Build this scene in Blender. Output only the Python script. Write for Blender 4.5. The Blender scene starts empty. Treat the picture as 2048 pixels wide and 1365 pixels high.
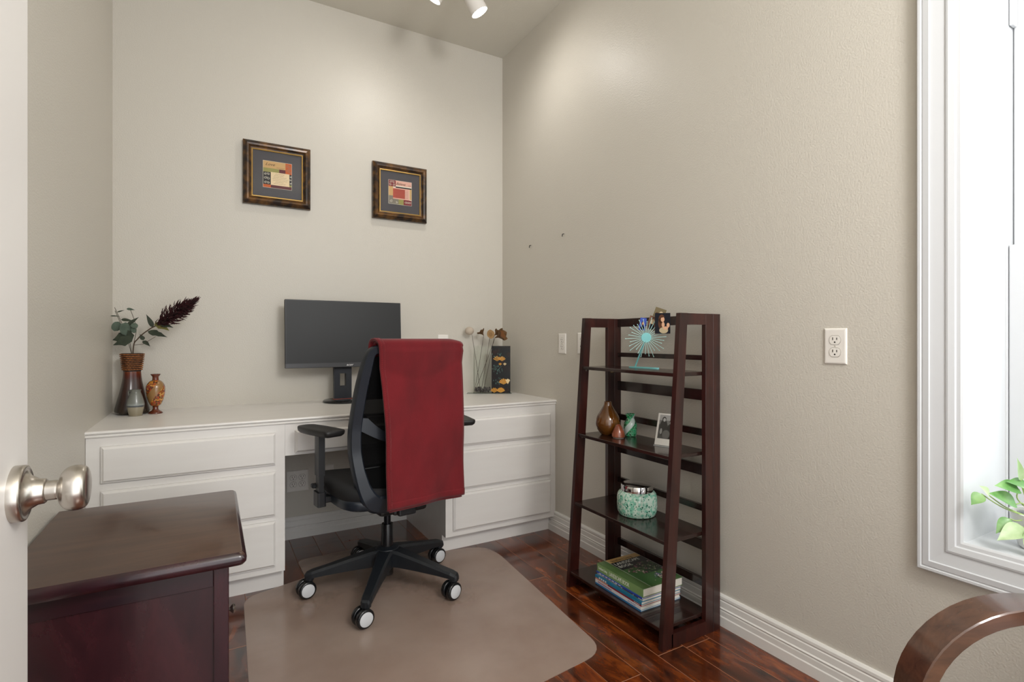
import bpy, bmesh, math, random
from mathutils import Vector, Matrix
random.seed(7)
S = bpy.context.scene
COL = S.collection
PI = math.pi

# ------------------------------------------------------------------ camera
cam_d = bpy.data.cameras.new('camera')
cam = bpy.data.objects.new('camera', cam_d)
COL.objects.link(cam)
cam.location = (-1.7347, -3.1683, 1.1128)
cam.rotation_euler = (PI / 2, 0, -math.radians(29.7386))
cam_d.sensor_width = 36.0
cam_d.lens = 36.0 * 1054.85 / 2048
cam_d.shift_y = -3.63 / 2048
cam_d.clip_start = 0.02
S.camera = cam
# ------------------------------------------------------------------ world (even overcast sky)
W = bpy.data.worlds.new('overcast'); S.world = W
W.use_nodes = True
bg = W.node_tree.nodes['Background']
bg.inputs[0].default_value = (0.97, 0.985, 1.0, 1)
bg.inputs[1].default_value = 2.1
# ------------------------------------------------------------------ unseen fill light, added behind the camera to brighten the room
pd = bpy.data.lights.new('added_fill_light', 'POINT'); pd.energy = 92; pd.color = (1.0, 0.985, 0.96); pd.shadow_soft_size = 0.28
po = bpy.data.objects.new('added_fill_light', pd); COL.objects.link(po); po.location = (-0.80, -3.95, 2.35)
# ------------------------------------------------------------------ colour management
S.view_settings.view_transform = 'Standard'
S.view_settings.look = 'None'
S.view_settings.exposure = 0.3
S.view_settings.gamma = 1.0
S.view_settings.use_curve_mapping = False

# ================================================================== helpers
def lin(c):
    c = c / 255.0
    return c / 12.92 if c <= 0.04045 else ((c + 0.055) / 1.055) ** 2.4
def rgb(r, g, b): return (lin(r), lin(g), lin(b), 1.0)
MATS = {}
def mat(name, col=(200, 200, 200), rough=0.5, metal=0.0, spec=0.5, coat=0.0, coat_rough=0.1,
        bump=None, var=None, alpha=1.0, trans=0.0, emit=None, sheen=0.0, ior=1.5):
    """bump=(scale,strength,distance) ; var=(scale, colour2, stretch, lo, hi)"""
    if name in MATS: return MATS[name]
    m = bpy.data.materials.new(name); m.use_nodes = True
    nt = m.node_tree; p = nt.nodes['Principled BSDF']
    base = rgb(*col)
    p.inputs['Base Color'].default_value = base
    p.inputs['Roughness'].default_value = rough
    p.inputs['Metallic'].default_value = metal
    p.inputs['Specular IOR Level'].default_value = spec
    p.inputs['Coat Weight'].default_value = coat
    p.inputs['Coat Roughness'].default_value = coat_rough
    p.inputs['Alpha'].default_value = alpha
    p.inputs['Transmission Weight'].default_value = trans
    p.inputs['IOR'].default_value = ior
    p.inputs['Sheen Weight'].default_value = sheen
    if emit:
        p.inputs['Emission Color'].default_value = rgb(*emit[0]); p.inputs['Emission Strength'].default_value = emit[1]
    tc = nt.nodes.new('ShaderNodeTexCoord')
    if var:
        sc, c2, st, lo, hi = var
        mp = nt.nodes.new('ShaderNodeMapping'); mp.inputs['Scale'].default_value = st
        nt.links.new(tc.outputs['Object'], mp.inputs['Vector'])
        n = nt.nodes.new('ShaderNodeTexNoise'); n.inputs['Scale'].default_value = sc; n.inputs['Detail'].default_value = 6
        nt.links.new(mp.outputs[0], n.inputs['Vector'])
        r = nt.nodes.new('ShaderNodeValToRGB')
        r.color_ramp.elements[0].position = lo; r.color_ramp.elements[0].color = base
        r.color_ramp.elements[1].position = hi; r.color_ramp.elements[1].color = rgb(*c2)
        nt.links.new(n.outputs['Fac'], r.inputs['Fac']); nt.links.new(r.outputs[0], p.inputs['Base Color'])
    if bump:
        n = nt.nodes.new('ShaderNodeTexNoise'); n.inputs['Scale'].default_value = bump[0]; n.inputs['Detail'].default_value = 2
        nt.links.new(tc.outputs['Object'], n.inputs['Vector'])
        b = nt.nodes.new('ShaderNodeBump'); b.inputs['Strength'].default_value = bump[1]; b.inputs['Distance'].default_value = bump[2]
        nt.links.new(n.outputs['Fac'], b.inputs['Height']); nt.links.new(b.outputs[0], p.inputs['Normal'])
    MATS[name] = m
    return m

def thin_glass(name, tint=(255, 255, 255), refl=0.5, rough=0.02):
    if name in MATS: return MATS[name]
    m = bpy.data.materials.new(name); m.use_nodes = True; nt = m.node_tree
    for n in list(nt.nodes): nt.nodes.remove(n)
    o = nt.nodes.new('ShaderNodeOutputMaterial'); mx = nt.nodes.new('ShaderNodeMixShader')
    t = nt.nodes.new('ShaderNodeBsdfTransparent'); t.inputs[0].default_value = rgb(*tint)
    g = nt.nodes.new('ShaderNodeBsdfGlossy'); g.inputs['Roughness'].default_value = rough
    lw = nt.nodes.new('ShaderNodeLayerWeight'); lw.inputs['Blend'].default_value = 0.5
    pw = nt.nodes.new('ShaderNodeMath'); pw.operation = 'POWER'; pw.inputs[1].default_value = 4.0; nt.links.new(lw.outputs['Facing'], pw.inputs[0])
    ad = nt.nodes.new('ShaderNodeMath'); ad.operation = 'MULTIPLY_ADD'; ad.inputs[1].default_value = refl; ad.inputs[2].default_value = refl * 0.06; nt.links.new(pw.outputs[0], ad.inputs[0])
    nt.links.new(ad.outputs[0], mx.inputs[0]); nt.links.new(t.outputs[0], mx.inputs[1]); nt.links.new(g.outputs[0], mx.inputs[2])
    nt.links.new(mx.outputs[0], o.inputs[0])
    MATS[name] = m
    return m

def link_obj(name, me, parent=None, loc=(0, 0, 0), rot=(0, 0, 0)):
    o = bpy.data.objects.new(name, me); COL.objects.link(o)
    o.location = loc; o.rotation_euler = rot
    if parent: o.parent = parent
    return o
def obj(name, bm, m, parent=None, loc=(0, 0, 0), rot=(0, 0, 0), smooth=False, angle=None):
    bmesh.ops.recalc_face_normals(bm, faces=bm.faces)
    me = bpy.data.meshes.new(name); bm.to_mesh(me); bm.free()
    for k in (m if isinstance(m, (list, tuple)) else [m]): me.materials.append(k)
    if smooth:
        me.shade_smooth()
        if angle: me.set_sharp_from_angle(angle=math.radians(angle))
    return link_obj(name, me, parent, loc, rot)
def tag(o, label=None, cat=None, group=None, kind=None):
    if label: o['label'] = label
    if cat: o['category'] = cat
    if group: o['group'] = group
    if kind: o['kind'] = kind
    return o
def thing(name, label, cat, loc=(0, 0, 0), rz=0.0, group=None, kind=None):
    o = bpy.data.objects.new(name, None); COL.objects.link(o)
    o.empty_display_size = 0.1
    o.location = loc; o.rotation_euler = (0, 0, rz)
    return tag(o, label, cat, group, kind)
def NB(): return bmesh.new()
def box(bm, x0, x1, y0, y1, z0, z1, bev=0.0, seg=1):
    vs = [bm.verts.new(c) for c in ((x0, y0, z0), (x1, y0, z0), (x1, y1, z0), (x0, y1, z0),
                                    (x0, y0, z1), (x1, y0, z1), (x1, y1, z1), (x0, y1, z1))]
    fs = [bm.faces.new([vs[i] for i in q]) for q in ((3, 2, 1, 0), (4, 5, 6, 7), (0, 1, 5, 4), (1, 2, 6, 5), (2, 3, 7, 6), (3, 0, 4, 7))]
    if bev:
        es = list({e for f in fs for e in f.edges})
        bmesh.ops.bevel(bm, geom=es, offset=bev, segments=seg, affect='EDGES', profile=0.5)
    return bm
def Box(*a, **k): return box(NB(), *a, **k)
def prism(bm, poly, axis, a, b):
    """extrude a polygon; axis is the extrusion axis, poly in the other two axes in xyz order"""
    def P(u, v, w):
        return {'x': (w, u, v), 'y': (u, w, v), 'z': (u, v, w)}[axis]
    A = [bm.verts.new(P(u, v, a)) for u, v in poly]; B = [bm.verts.new(P(u, v, b)) for u, v in poly]
    n = len(poly)
    bm.faces.new(A); bm.faces.new(B)
    for i in range(n): bm.faces.new([A[i], A[(i + 1) % n], B[(i + 1) % n], B[i]])
    return bm
def lathe(bm, prof, n=32, cx=0, cy=0, z0=0, caps=True):
    rings = []
    for r, z in prof:
        if r < 1e-6: rings.append([bm.verts.new((cx, cy, z + z0))])
        else: rings.append([bm.verts.new((cx + r * math.cos(2 * PI * i / n), cy + r * math.sin(2 * PI * i / n), z + z0)) for i in range(n)])
    for a, b in zip(rings, rings[1:]):
        for i in range(n):
            j = (i + 1) % n
            if len(a) == 1 and len(b) == 1: continue
            if len(a) == 1: bm.faces.new([a[0], b[j], b[i]])
            elif len(b) == 1: bm.faces.new([a[i], a[j], b[0]])
            else: bm.faces.new([a[i], a[j], b[j], b[i]])
    if caps:
        if len(rings[0]) > 2: bm.faces.new(rings[0][::-1])
        if len(rings[-1]) > 2: bm.faces.new(rings[-1])
    return bm
def smooth_prof(pts, k=6):
    """Catmull-Rom through 2D/3D points"""
    P = [Vector(p) for p in pts]; out = []
    for i in range(len(P) - 1):
        p0 = P[max(i - 1, 0)]; p1 = P[i]; p2 = P[i + 1]; p3 = P[min(i + 2, len(P) - 1)]
        for s in range(k):
            t = s / k
            out.append(0.5 * ((2 * p1) + (p2 - p0) * t + (2 * p0 - 5 * p1 + 4 * p2 - p3) * t * t + (3 * p1 - p0 - 3 * p2 + p3) * t ** 3))
    out.append(P[-1])
    return out
def smooth_loop(pts, k=6):
    P = [Vector(p) for p in pts]; n = len(P); out = []
    for i in range(n):
        p0, p1, p2, p3 = P[i - 1], P[i], P[(i + 1) % n], P[(i + 2) % n]
        for s in range(k):
            t = s / k
            out.append(0.5 * ((2 * p1) + (p2 - p0) * t + (2 * p0 - 5 * p1 + 4 * p2 - p3) * t * t + (3 * p1 - p0 - 3 * p2 + p3) * t ** 3))
    return out
def tube(bm, path, r, n=8, caps=True):
    path = [Vector(p) for p in path]; m = len(path)
    rad = r if isinstance(r, (list, tuple)) else [r] * m
    rings = []
    up = Vector((0, 0, 1)); prev = None
    for i, p in enumerate(path):
        d = (path[min(i + 1, m - 1)] - path[max(i - 1, 0)]).normalized()
        if prev is None:
            ref = up if abs(d.dot(up)) < 0.95 else Vector((1, 0, 0))
            a = d.cross(ref).normalized()
        else:
            a = (prev - d * prev.dot(d)).normalized()
        prev = a; b = d.cross(a)
        rings.append([bm.verts.new(p + (a * math.cos(2 * PI * k / n) + b * math.sin(2 * PI * k / n)) * rad[i]) for k in range(n)])
    for A, B in zip(rings, rings[1:]):
        for k in range(n): bm.faces.new([A[k], A[(k + 1) % n], B[(k + 1) % n], B[k]])
    if caps: bm.faces.new(rings[0][::-1]); bm.faces.new(rings[-1])
    return bm
def rail(bm, path, prof, side=Vector((0, 1, 0))):
    """sweep a closed profile [(s,t)] along a path; s along 'side', t along the in-plane normal"""
    path = [Vector(p) for p in path]; m = len(path); rings = []
    for i, p in enumerate(path):
        d = (path[min(i + 1, m - 1)] - path[max(i - 1, 0)]).normalized()
        nrm = d.cross(side).normalized()
        rings.append([bm.verts.new(p + side * s + nrm * t) for s, t in prof])
    n = len(prof)
    for A, B in zip(rings, rings[1:]):
        for k in range(n): bm.faces.new([A[k], A[(k + 1) % n], B[(k + 1) % n], B[k]])
    bm.faces.new(rings[0][::-1]); bm.faces.new(rings[-1])
    return bm
def ring_sweep(bm, w, h, prof, closed=True):
    """rectangular mitred frame in XZ (front = -Y); prof [(inset, y)] closed profile"""
    R = []
    for d, y in prof:
        a, b = w / 2 - d, h / 2 - d
        R.append([bm.verts.new(c) for c in ((-a, y, -b), (a, y, -b), (a, y, b), (-a, y, b))])
    n = len(R)
    for i in range(n if closed else n - 1):
        A, B = R[i], R[(i + 1) % n]
        for k in range(4): bm.faces.new([A[k], A[(k + 1) % 4], B[(k + 1) % 4], B[k]])
    return bm
def patches(name, items, parent, loc=(0, 0, 0), rot=(0, 0, 0)):
    """flat print: coloured polygons in XZ facing -Y, items = [(poly, depth, material)]"""
    bm = NB(); ms = []
    for poly, dep, m in items:
        if m not in ms: ms.append(m)
        f = bm.faces.new([bm.verts.new((x, -dep, z)) for x, z in poly]); f.material_index = ms.index(m)
        f.normal_update()
        if f.normal.y > 0: f.normal_flip()
    me = bpy.data.meshes.new(name); bm.to_mesh(me); bm.free()
    for m in ms: me.materials.append(m)
    return link_obj(name, me, parent, loc, rot)
def rect(x0, x1, z0, z1): return [(x0, z0), (x1, z0), (x1, z1), (x0, z1)]
def ell(cx, cz, rx, rz, n=14, a0=0): return [(cx + rx * math.cos(2 * PI * i / n + a0), cz + rz * math.sin(2 * PI * i / n + a0)) for i in range(n)]
def stroke(pts, w):
    """ribbon polygons along a 2D polyline"""
    out = []
    for (x0, z0), (x1, z1) in zip(pts, pts[1:]):
        dx, dz = x1 - x0, z1 - z0; L = math.hypot(dx, dz) or 1
        nx, nz = -dz / L * w / 2, dx / L * w / 2
        out.append([(x0 + nx, z0 + nz), (x1 + nx, z1 + nz), (x1 - nx, z1 - nz), (x0 - nx, z0 - nz)])
    return out
def text(name, s, size, m, parent, loc, rot=(PI / 2, 0, 0), shear=0.0, ext=0.0002, align='LEFT', sx=1.0, space=1.0):
    c = bpy.data.curves.new(name, 'FONT'); c.body = s; c.size = size; c.shear = shear; c.extrude = ext
    c.align_x = align; c.space_character = space; c.resolution_u = 3
    t = bpy.data.objects.new(name, c); COL.objects.link(t)
    dg = bpy.context.evaluated_depsgraph_get()
    me = bpy.data.meshes.new_from_object(t.evaluated_get(dg)); me.name = name
    bpy.data.objects.remove(t); bpy.data.curves.remove(c)
    me.materials.clear(); me.materials.append(m)
    o = link_obj(name, me, parent, loc, rot); o.scale = (sx, 1, 1)
    return o
def rounded(poly, r, n=5):
    """round the corners of a 2D polygon; r may be a list"""
    out = []; N = len(poly)
    for i in range(N):
        p = Vector(poly[i]); a = Vector(poly[i - 1]); b = Vector(poly[(i + 1) % N])
        rr = r[i] if isinstance(r, (list, tuple)) else r
        if rr <= 0: out.append(tuple(p)); continue
        da = (a - p); db = (b - p)
        ka = min(rr, da.length * 0.48); kb = min(rr, db.length * 0.48)
        s = p + da.normalized() * ka; e = p + db.normalized() * kb
        for k in range(n + 1):
            t = k / n
            out.append(tuple((1 - t) ** 2 * s + 2 * t * (1 - t) * p + t * t * e))
    return out

# ================================================================== materials
M_wall = mat('wall_paint', (201, 196, 186), 0.40, spec=0.38, bump=(170, 0.26, 0.004))
M_ceil = mat('ceiling_paint', (214, 210, 199), 0.6, bump=(150, 0.2, 0.004))
M_white = mat('white_desk_paint', (228, 225, 221), 0.33, bump=(60, 0.03, 0.002), var=(3, (224, 220, 216), (1, 8, 8), 0.3, 0.75))
M_trim = mat('white_trim_paint', (228, 226, 222), 0.35)
M_winw = mat('white_window_paint', (206, 208, 211), 0.3)
M_door = mat('white_door_paint', (210, 206, 202), 0.38)
M_plastic_w = mat('white_plastic', (232, 228, 222), 0.35)
M_dark = mat('dark_slot', (40, 36, 32), 0.6)
M_blackp = mat('black_plastic', (19, 21, 24), 0.42)
M_black_sh = mat('black_gloss_plastic', (18, 19, 21), 0.22)
M_nickel = mat('brushed_nickel', (196, 190, 182), 0.27, metal=1.0)
M_chrome = mat('chrome', (215, 214, 214), 0.1, metal=1.0)
M_brass = mat('brass_leaf', (196, 172, 110), 0.35, metal=1.0)

def wood(name, dark, light, rough=0.22, coat=0.4, st=(14, 1.2, 14), per_object=False, bumps=0.05, sc=3.0, lo=0.3, hi=0.72, mid=None):
    m = bpy.data.materials.new(name); m.use_nodes = True; nt = m.node_tree; p = nt.nodes['Principled BSDF']
    tc = nt.nodes.new('ShaderNodeTexCoord'); mp = nt.nodes.new('ShaderNodeMapping'); mp.inputs['Scale'].default_value = st
    nt.links.new(tc.outputs['Object'], mp.inputs['Vector'])
    if per_object:
        oi = nt.nodes.new('ShaderNodeObjectInfo'); cb = nt.nodes.new('ShaderNodeCombineXYZ')
        mu = nt.nodes.new('ShaderNodeMath'); mu.operation = 'MULTIPLY'; mu.inputs[1].default_value = 40
        nt.links.new(oi.outputs['Random'], mu.inputs[0])
        for k in range(3): nt.links.new(mu.outputs[0], cb.inputs[k])
        nt.links.new(cb.outputs[0], mp.inputs['Location'])
    n = nt.nodes.new('ShaderNodeTexNoise'); n.inputs['Scale'].default_value = sc; n.inputs['Detail'].default_value = 9
    n.inputs['Roughness'].default_value = 0.62; n.inputs['Distortion'].default_value = 0.55
    nt.links.new(mp.outputs[0], n.inputs['Vector'])
    r = nt.nodes.new('ShaderNodeValToRGB')
    r.color_ramp.elements[0].position = lo; r.color_ramp.elements[0].color = rgb(*dark)
    r.color_ramp.elements[1].position = hi; r.color_ramp.elements[1].color = rgb(*light)
    if mid:
        e = r.color_ramp.elements.new((lo + hi) / 2); e.color = rgb(*mid)
    nt.links.new(n.outputs['Fac'], r.inputs['Fac'])
    out = r.outputs[0]
    if per_object:
        hs = nt.nodes.new('ShaderNodeHueSaturation'); mr = nt.nodes.new('ShaderNodeMapRange')
        mr.inputs['To Min'].default_value = 0.7; mr.inputs['To Max'].default_value = 1.25
        nt.links.new(oi.outputs['Random'], mr.inputs['Value']); nt.links.new(mr.outputs[0], hs.inputs['Value'])
        nt.links.new(out, hs.inputs['Color']); out = hs.outputs[0]
    nt.links.new(out, p.inputs['Base Color'])
    p.inputs['Roughness'].default_value = rough
    p.inputs['Coat Weight'].default_value = coat; p.inputs['Coat Roughness'].default_value = 0.08
    b = nt.nodes.new('ShaderNodeBump'); b.inputs['Strength'].default_value = bumps; b.inputs['Distance'].default_value = 0.004
    nt.links.new(n.outputs['Fac'], b.inputs['Height']); nt.links.new(b.outputs[0], p.inputs['Normal'])
    MATS[name] = m
    return m
M_floor = wood('hand_scraped_floor', (36, 16, 10), (150, 78, 30), rough=0.2, coat=0.5, st=(9, 2.6, 9), per_object=True, sc=2.4, lo=0.33, hi=0.74, mid=(100, 45, 18), bumps=0.1)
M_shelf = wood('espresso_wood', (28, 9, 8), (60, 23, 17), rough=0.3, coat=0.25, st=(10, 10, 1.5), sc=3)
M_shelf_y = wood('espresso_board', (25, 12, 10), (47, 25, 20), rough=0.25, coat=0.35, st=(10, 1.5, 10), sc=3)
M_cab = wood('mahogany_panel', (30, 11, 18), (60, 25, 32), rough=0.26, coat=0.3, st=(5, 5, 1.0), sc=3.2)
M_cabtop = wood('mahogany_top', (56, 36, 27), (84, 58, 44), rough=0.34, coat=0.25, st=(1.2, 8, 8), sc=2.2)
M_arm = wood('walnut_arm', (58, 37, 28), (92, 60, 43), rough=0.24, coat=0.45, st=(3, 18, 18), sc=2.0)

# ================================================================== room shell
RH = 3.036; XL = -2.146; YF = -4.4
fl = tag(obj('floor', Box(XL - 0.1, 0.0, YF, 0.1, -0.06, -0.012), mat('underlay', (60, 40, 28), 0.8)), 'dark reddish-brown glossy laminate plank floor', None, kind='structure')
PW = 0.1235
plank_mesh = {}
def plank(L):
    L = round(L, 3)
    if L not in plank_mesh:
        bm = Box(-PW / 2 + 0.0004, PW / 2 - 0.0004, -L / 2 + 0.0004, L / 2 - 0.0004, -0.012, 0.0)
        es = [e for e in bm.edges if all(abs(v.co.z) < 1e-6 for v in e.verts)]
        bmesh.ops.bevel(bm, geom=es, offset=0.0010, segments=1, affect='EDGES')
        bmesh.ops.recalc_face_normals(bm, faces=bm.faces)
        for f in bm.faces:
            if 0.2 < f.normal.z < 0.95: f.material_index = 1  # bevels get a paler core tan, standing in for reflections along the seams
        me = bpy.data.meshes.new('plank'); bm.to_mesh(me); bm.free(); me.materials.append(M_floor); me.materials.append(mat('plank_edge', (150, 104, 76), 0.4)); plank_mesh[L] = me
    return plank_mesh[L]
offs = {0: -1.35, 1: -0.62, 2: -1.815, 3: -1.1, 4: -1.86, 5: -0.35, 6: -1.45, 7: -0.8, 8: -0.2, 9: -1.25, 10: -0.16, 11: -0.95}
for r in range(18):
    x = -PW * (r + 0.5)
    cuts = [0.0]; y = offs.get(r, -random.uniform(0.2, 1.2))
    while y > YF + 0.15: cuts.append(y); y -= 1.21
    cuts.append(YF)
    for a, b in zip(cuts, cuts[1:]):
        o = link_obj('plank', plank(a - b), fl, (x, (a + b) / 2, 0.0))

tag(obj('wall_back', Box(XL - 0.1, 0.1, 0.0, 0.1, 0, RH), M_wall), 'beige-grey painted back wall behind the desk', kind='structure')
tag(obj('wall_left', Box(XL - 0.1, XL, YF, 0.0, 0, RH), M_wall), 'beige-grey painted left side wall', kind='structure')
WY0, WY1, WZ0, WZ1, WD = -2.546, -3.75, 0.572, 2.55, 0.36    # window opening
bm = NB()
box(bm, 0, WD, WY0, 0.1, 0, RH); box(bm, 0, WD, YF, WY1, 0, RH); box(bm, 0, WD, WY1, WY0, 0, WZ0 - 0.018); box(bm, 0, WD, WY1, WY0, WZ1 + 0.018, RH)
tag(obj('wall_right', bm, M_wall), 'beige-grey painted right wall with the window', kind='structure')
tag(obj('wall_front', Box(XL, -1.955, -3.16, -3.05, 0, RH), M_wall), 'short beige wall return carrying the open door', kind='structure')
tag(obj('ceiling', Box(XL - 0.1, 0.36, YF, 0.1, RH, RH + 0.08), M_ceil), 'beige-grey flat ceiling', kind='structure')

def base_prof():   # (out, z)
    return [(0, 0), (0.018, 0), (0.018, 0.036), (0.0155, 0.040), (0.0155, 0.058), (0.013, 0.0625), (0.0165, 0.068), (0.013, 0.0725), (0.0125, 0.094), (0.010, 0.0975), (0.012, 0.103), (0.0115, 0.112), (0.007, 0.119), (0, 0.119)]
tag(obj('baseboard_back', prism(NB(), [(-o, z) for o, z in base_prof()], 'x', -1.449, -0.684), M_trim), 'white moulded baseboard in the desk kneehole', kind='structure')
bm = NB(); prism(bm, [(-o, z) for o, z in base_prof()], 'y', YF, -0.592)
tag(obj('baseboard_right', bm, M_trim), 'white moulded baseboard along the right wall', kind='structure')
tag(obj('baseboard_left', prism(NB(), [(XL + o, z) for o, z in base_prof()], 'y', -3.05, -0.66), M_trim), 'white moulded baseboard along the left wall', kind='structure')

# ------------------------------------------------------------------ window
win = thing('window_1', 'white double-hung window in a deep white reveal with moulded casing', None, (0, 0, 0), kind='structure')
# moulded casing swept around the opening (frame lies in the YZ plane, front = -X)
cw, ch = WY0 - WY1, WZ1 - WZ0
c_prof = [(-0.097, 0.0), (-0.097, -0.020), (-0.094, -0.0235), (-0.088, -0.0235), (-0.085, -0.0205), (-0.082, -0.0225), (-0.068, -0.0235), (-0.066, -0.0195),
          (-0.033, -0.0155), (-0.031, -0.0185), (-0.026, -0.0195), (-0.012, -0.0165), (-0.0095, -0.0125), (-0.001, -0.0115), (0.004, -0.008), (0.004, 0.0)]
bm = ring_sweep(NB(), cw, ch, c_prof)
o = obj('casing', bm, M_winw, win, (0, (WY0 + WY1) / 2, (WZ0 + WZ1) / 2), (0, 0, -PI / 2))
T = 0.016
obj('jamb_board', Box(0.0, 0.30, WY0 - 0.0001, WY0 - T + 0.012, WZ0, WZ1), M_winw, win)
obj('jamb_board', Box(0.0, 0.30, WY1, WY1 + 0.004, WZ0, WZ1), M_winw, win)
obj('head_board', Box(0.0, 0.30, WY1, WY0, WZ1, WZ1 + T), M_winw, win)
obj('sill_board', Box(0.0, 0.30, WY1, WY0, WZ0 - T, WZ0), M_winw, win)
# frame + sashes
def ring_yz(y0, y1, z0, z1, w, x0, x1, bev=0.002):
    bm = NB()
    box(bm, x0, x1, y0, y0 - w, z0, z1, bev); box(bm, x0, x1, y1 + w, y1, z0, z1, bev)
    box(bm, x0, x1, y1 + w, y0 - w, z0, z0 + w, bev); box(bm, x0, x1, y1 + w, y0 - w, z1 - w, z1, bev)
    return bm
obj('window_frame', ring_yz(WY0 - 0.0001, WY1 + 0.0001, WZ0, WZ1, 0.0092, 0.264, 0.345, 0.0015), M_winw, win)
sy0, sy1 = WY0 - 0.0112, WY1 + 0.0112
up = obj('upper_sash', ring_yz(sy0 - 0.001, sy1 + 0.001, 1.33, WZ1 - 0.012, 0.055, 0.300, 0.330), M_winw, win)
lo = obj('lower_sash', ring_yz(sy0, sy1, WZ0 + 0.012, 1.385, 0.055, 0.268, 0.298), M_winw, win)
gl = thin_glass('window_glass', (250, 253, 252), 0.45)
obj('glass_pane', Box(0.313, 0.316, sy1 + 0.05, sy0 - 0.05, 1.38, WZ1 - 0.07), gl, up)
obj('glass_pane', Box(0.281, 0.284, sy1 + 0.05, sy0 - 0.05, WZ0 + 0.07, 1.335), gl, lo)
obj('jamb_liner', Box(0.27, 0.298, sy0 + 0.0005, sy0 - 0.010, 2.02, WZ1 - 0.03, 0.002), M_winw, win)
for k in range(2):
    y = sy0 - 0.055 - (k + 1) * (sy0 - sy1 - 0.11) / 3
    obj('glazing_bar', Box(0.308, 0.321, y - 0.009, y + 0.009, 1.38, WZ1 - 0.07), M_winw, up)
    obj('glazing_bar', Box(0.276, 0.289, y - 0.009, y + 0.009, WZ0 + 0.07, 1.335), M_winw, lo)
for k in range(2):
    z = 1.38 + (k + 1) * (WZ1 - 0.07 - 1.38) / 3
    obj('glazing_bar', Box(0.308, 0.321, sy1 + 0.05, sy0 - 0.05, z - 0.009, z + 0.009), M_winw, up)
    z = WZ0 + 0.07 + (k + 1) * (1.335 - WZ0 - 0.07) / 3
    obj('glazing_bar', Box(0.276, 0.289, sy1 + 0.05, sy0 - 0.05, z - 0.009, z + 0.009), M_winw, lo)

# ------------------------------------------------------------------ open door at the left, nearly edge-on
door = thing('door_1', 'open white panelled door with a brushed nickel knob', None, (-1.945, -2.245, 0.0), kind='structure')
DWid, DT, DH = 0.80, 0.035, 2.03
bm = NB()
st, rl = 0.112, 0.13
pan = [(0.26, 0.92), (1.05, 1.62), (1.75, 1.90)]
box(bm, -DT, 0, -DWid, -DWid + st, 0.01, DH); box(bm, -DT, 0, -st, 0, 0.01, DH); box(bm, -DT, 0, -DWid / 2 - 0.05, -DWid / 2 + 0.05, 0.01, DH)
zz = [0.01] + [v for p_ in pan for v in p_] + [DH]
for a, b in zip(zz[0::2], zz[1::2]):
    for y0, y1 in ((-DWid + st, -DWid / 2 - 0.05), (-DWid / 2 + 0.05, -st)): box(bm, -DT, 0, y0, y1, a, b)
obj('door_leaf', bm, M_door, door)
for a, b in pan:
    for y0, y1 in ((-DWid + st, -DWid / 2 - 0.05), (-DWid / 2 + 0.05, -st)):
        bm = Box(-DT + 0.009, -0.009, y0, y1, a, b)
        for s_, xx in ((1, -0.009), (-1, -DT + 0.009)):
            box(bm, min(xx, xx + s_ * 0.006), max(xx, xx + s_ * 0.006), y0 + 0.03, y1 - 0.03, a + 0.03, b - 0.03, 0.004)
        obj('door_panel', bm, M_door, door)
KN = (-0.056, 0.922)
def yz_lathe(prof, n=40):
    bm = lathe(NB(), prof, n)
    bmesh.ops.rotate(bm, verts=bm.verts, cent=(0, 0, 0), matrix=Matrix.Rotation(PI / 2, 3, 'Y'))
    return bm
kn = obj('door_knob', yz_lathe(smooth_prof([(0.0125, 0.026), (0.0122, 0.040), (0.0128, 0.043), (0.020, 0.0455), (0.0262, 0.051), (0.0285, 0.058), (0.0278, 0.066), (0.024, 0.0715), (0.014, 0.0738), (0.0, 0.0742)], 5)), M_nickel, door, (0, KN[0], KN[1]), smooth=True, angle=50)
kn['label'] = 'oval brushed nickel knob'
obj('rosette', yz_lathe([(0.0345, 0.0), (0.0345, 0.0095), (0.0335, 0.0115), (0.0312, 0.0125), (0.029, 0.0115), (0.026, 0.0125), (0.0205, 0.0165), (0.0162, 0.0235), (0.0155, 0.0295), (0.0142, 0.031), (0.0, 0.031)]), M_nickel, kn, smooth=True, angle=50)

# ================================================================== built-in desk
CT = 0.762
prof = [(0.0, 0.736), (-0.640, 0.736), (-0.645, 0.737), (-0.647, 0.741), (-0.645, 0.745), (-0.642, 0.747), (-0.645, 0.7485), (-0.649, 0.751), (-0.651, 0.755), (-0.6495, 0.7595), (-0.645, 0.762), (0.0, 0.762)]
bm = NB(); prism(bm, prof, 'x', XL, 0.0)
tag(obj('countertop', bm, M_white, None), 'long white-painted desk countertop with a moulded front edge', 'countertop')
def drawer(parent, x0, x1, z0, z1, yf, name='drawer_front'):
    bm = NB()
    # slab with a stepped, eased edge
    box(bm, x0, x1, yf - 0.010, yf, z0, z1)
    d = 0.006
    P = [(x0, z0, 0.010), (x1, z0, 0.010), (x1, z1, 0.010), (x0, z1, 0.010)]
    a = [bm.verts.new((x0 + 0.002, yf - 0.010, z0 + 0.002)), bm.verts.new((x1 - 0.002, yf - 0.010, z0 + 0.002)), bm.verts.new((x1 - 0.002, yf - 0.010, z1 - 0.002)), bm.verts.new((x0 + 0.002, yf - 0.010, z1 - 0.002))]
    b = [bm.verts.new((x0 + 0.010, yf - 0.017, z0 + 0.010)), bm.verts.new((x1 - 0.010, yf - 0.017, z0 + 0.010)), bm.verts.new((x1 - 0.010, yf - 0.017, z1 - 0.010)), bm.verts.new((x0 + 0.010, yf - 0.017, z1 - 0.010))]
    for k in range(4): bm.faces.new([a[k], a[(k + 1) % 4], b[(k + 1) % 4], b[k]])
    bm.faces.new(b)
    return obj(name, bm, M_white, parent)
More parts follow.
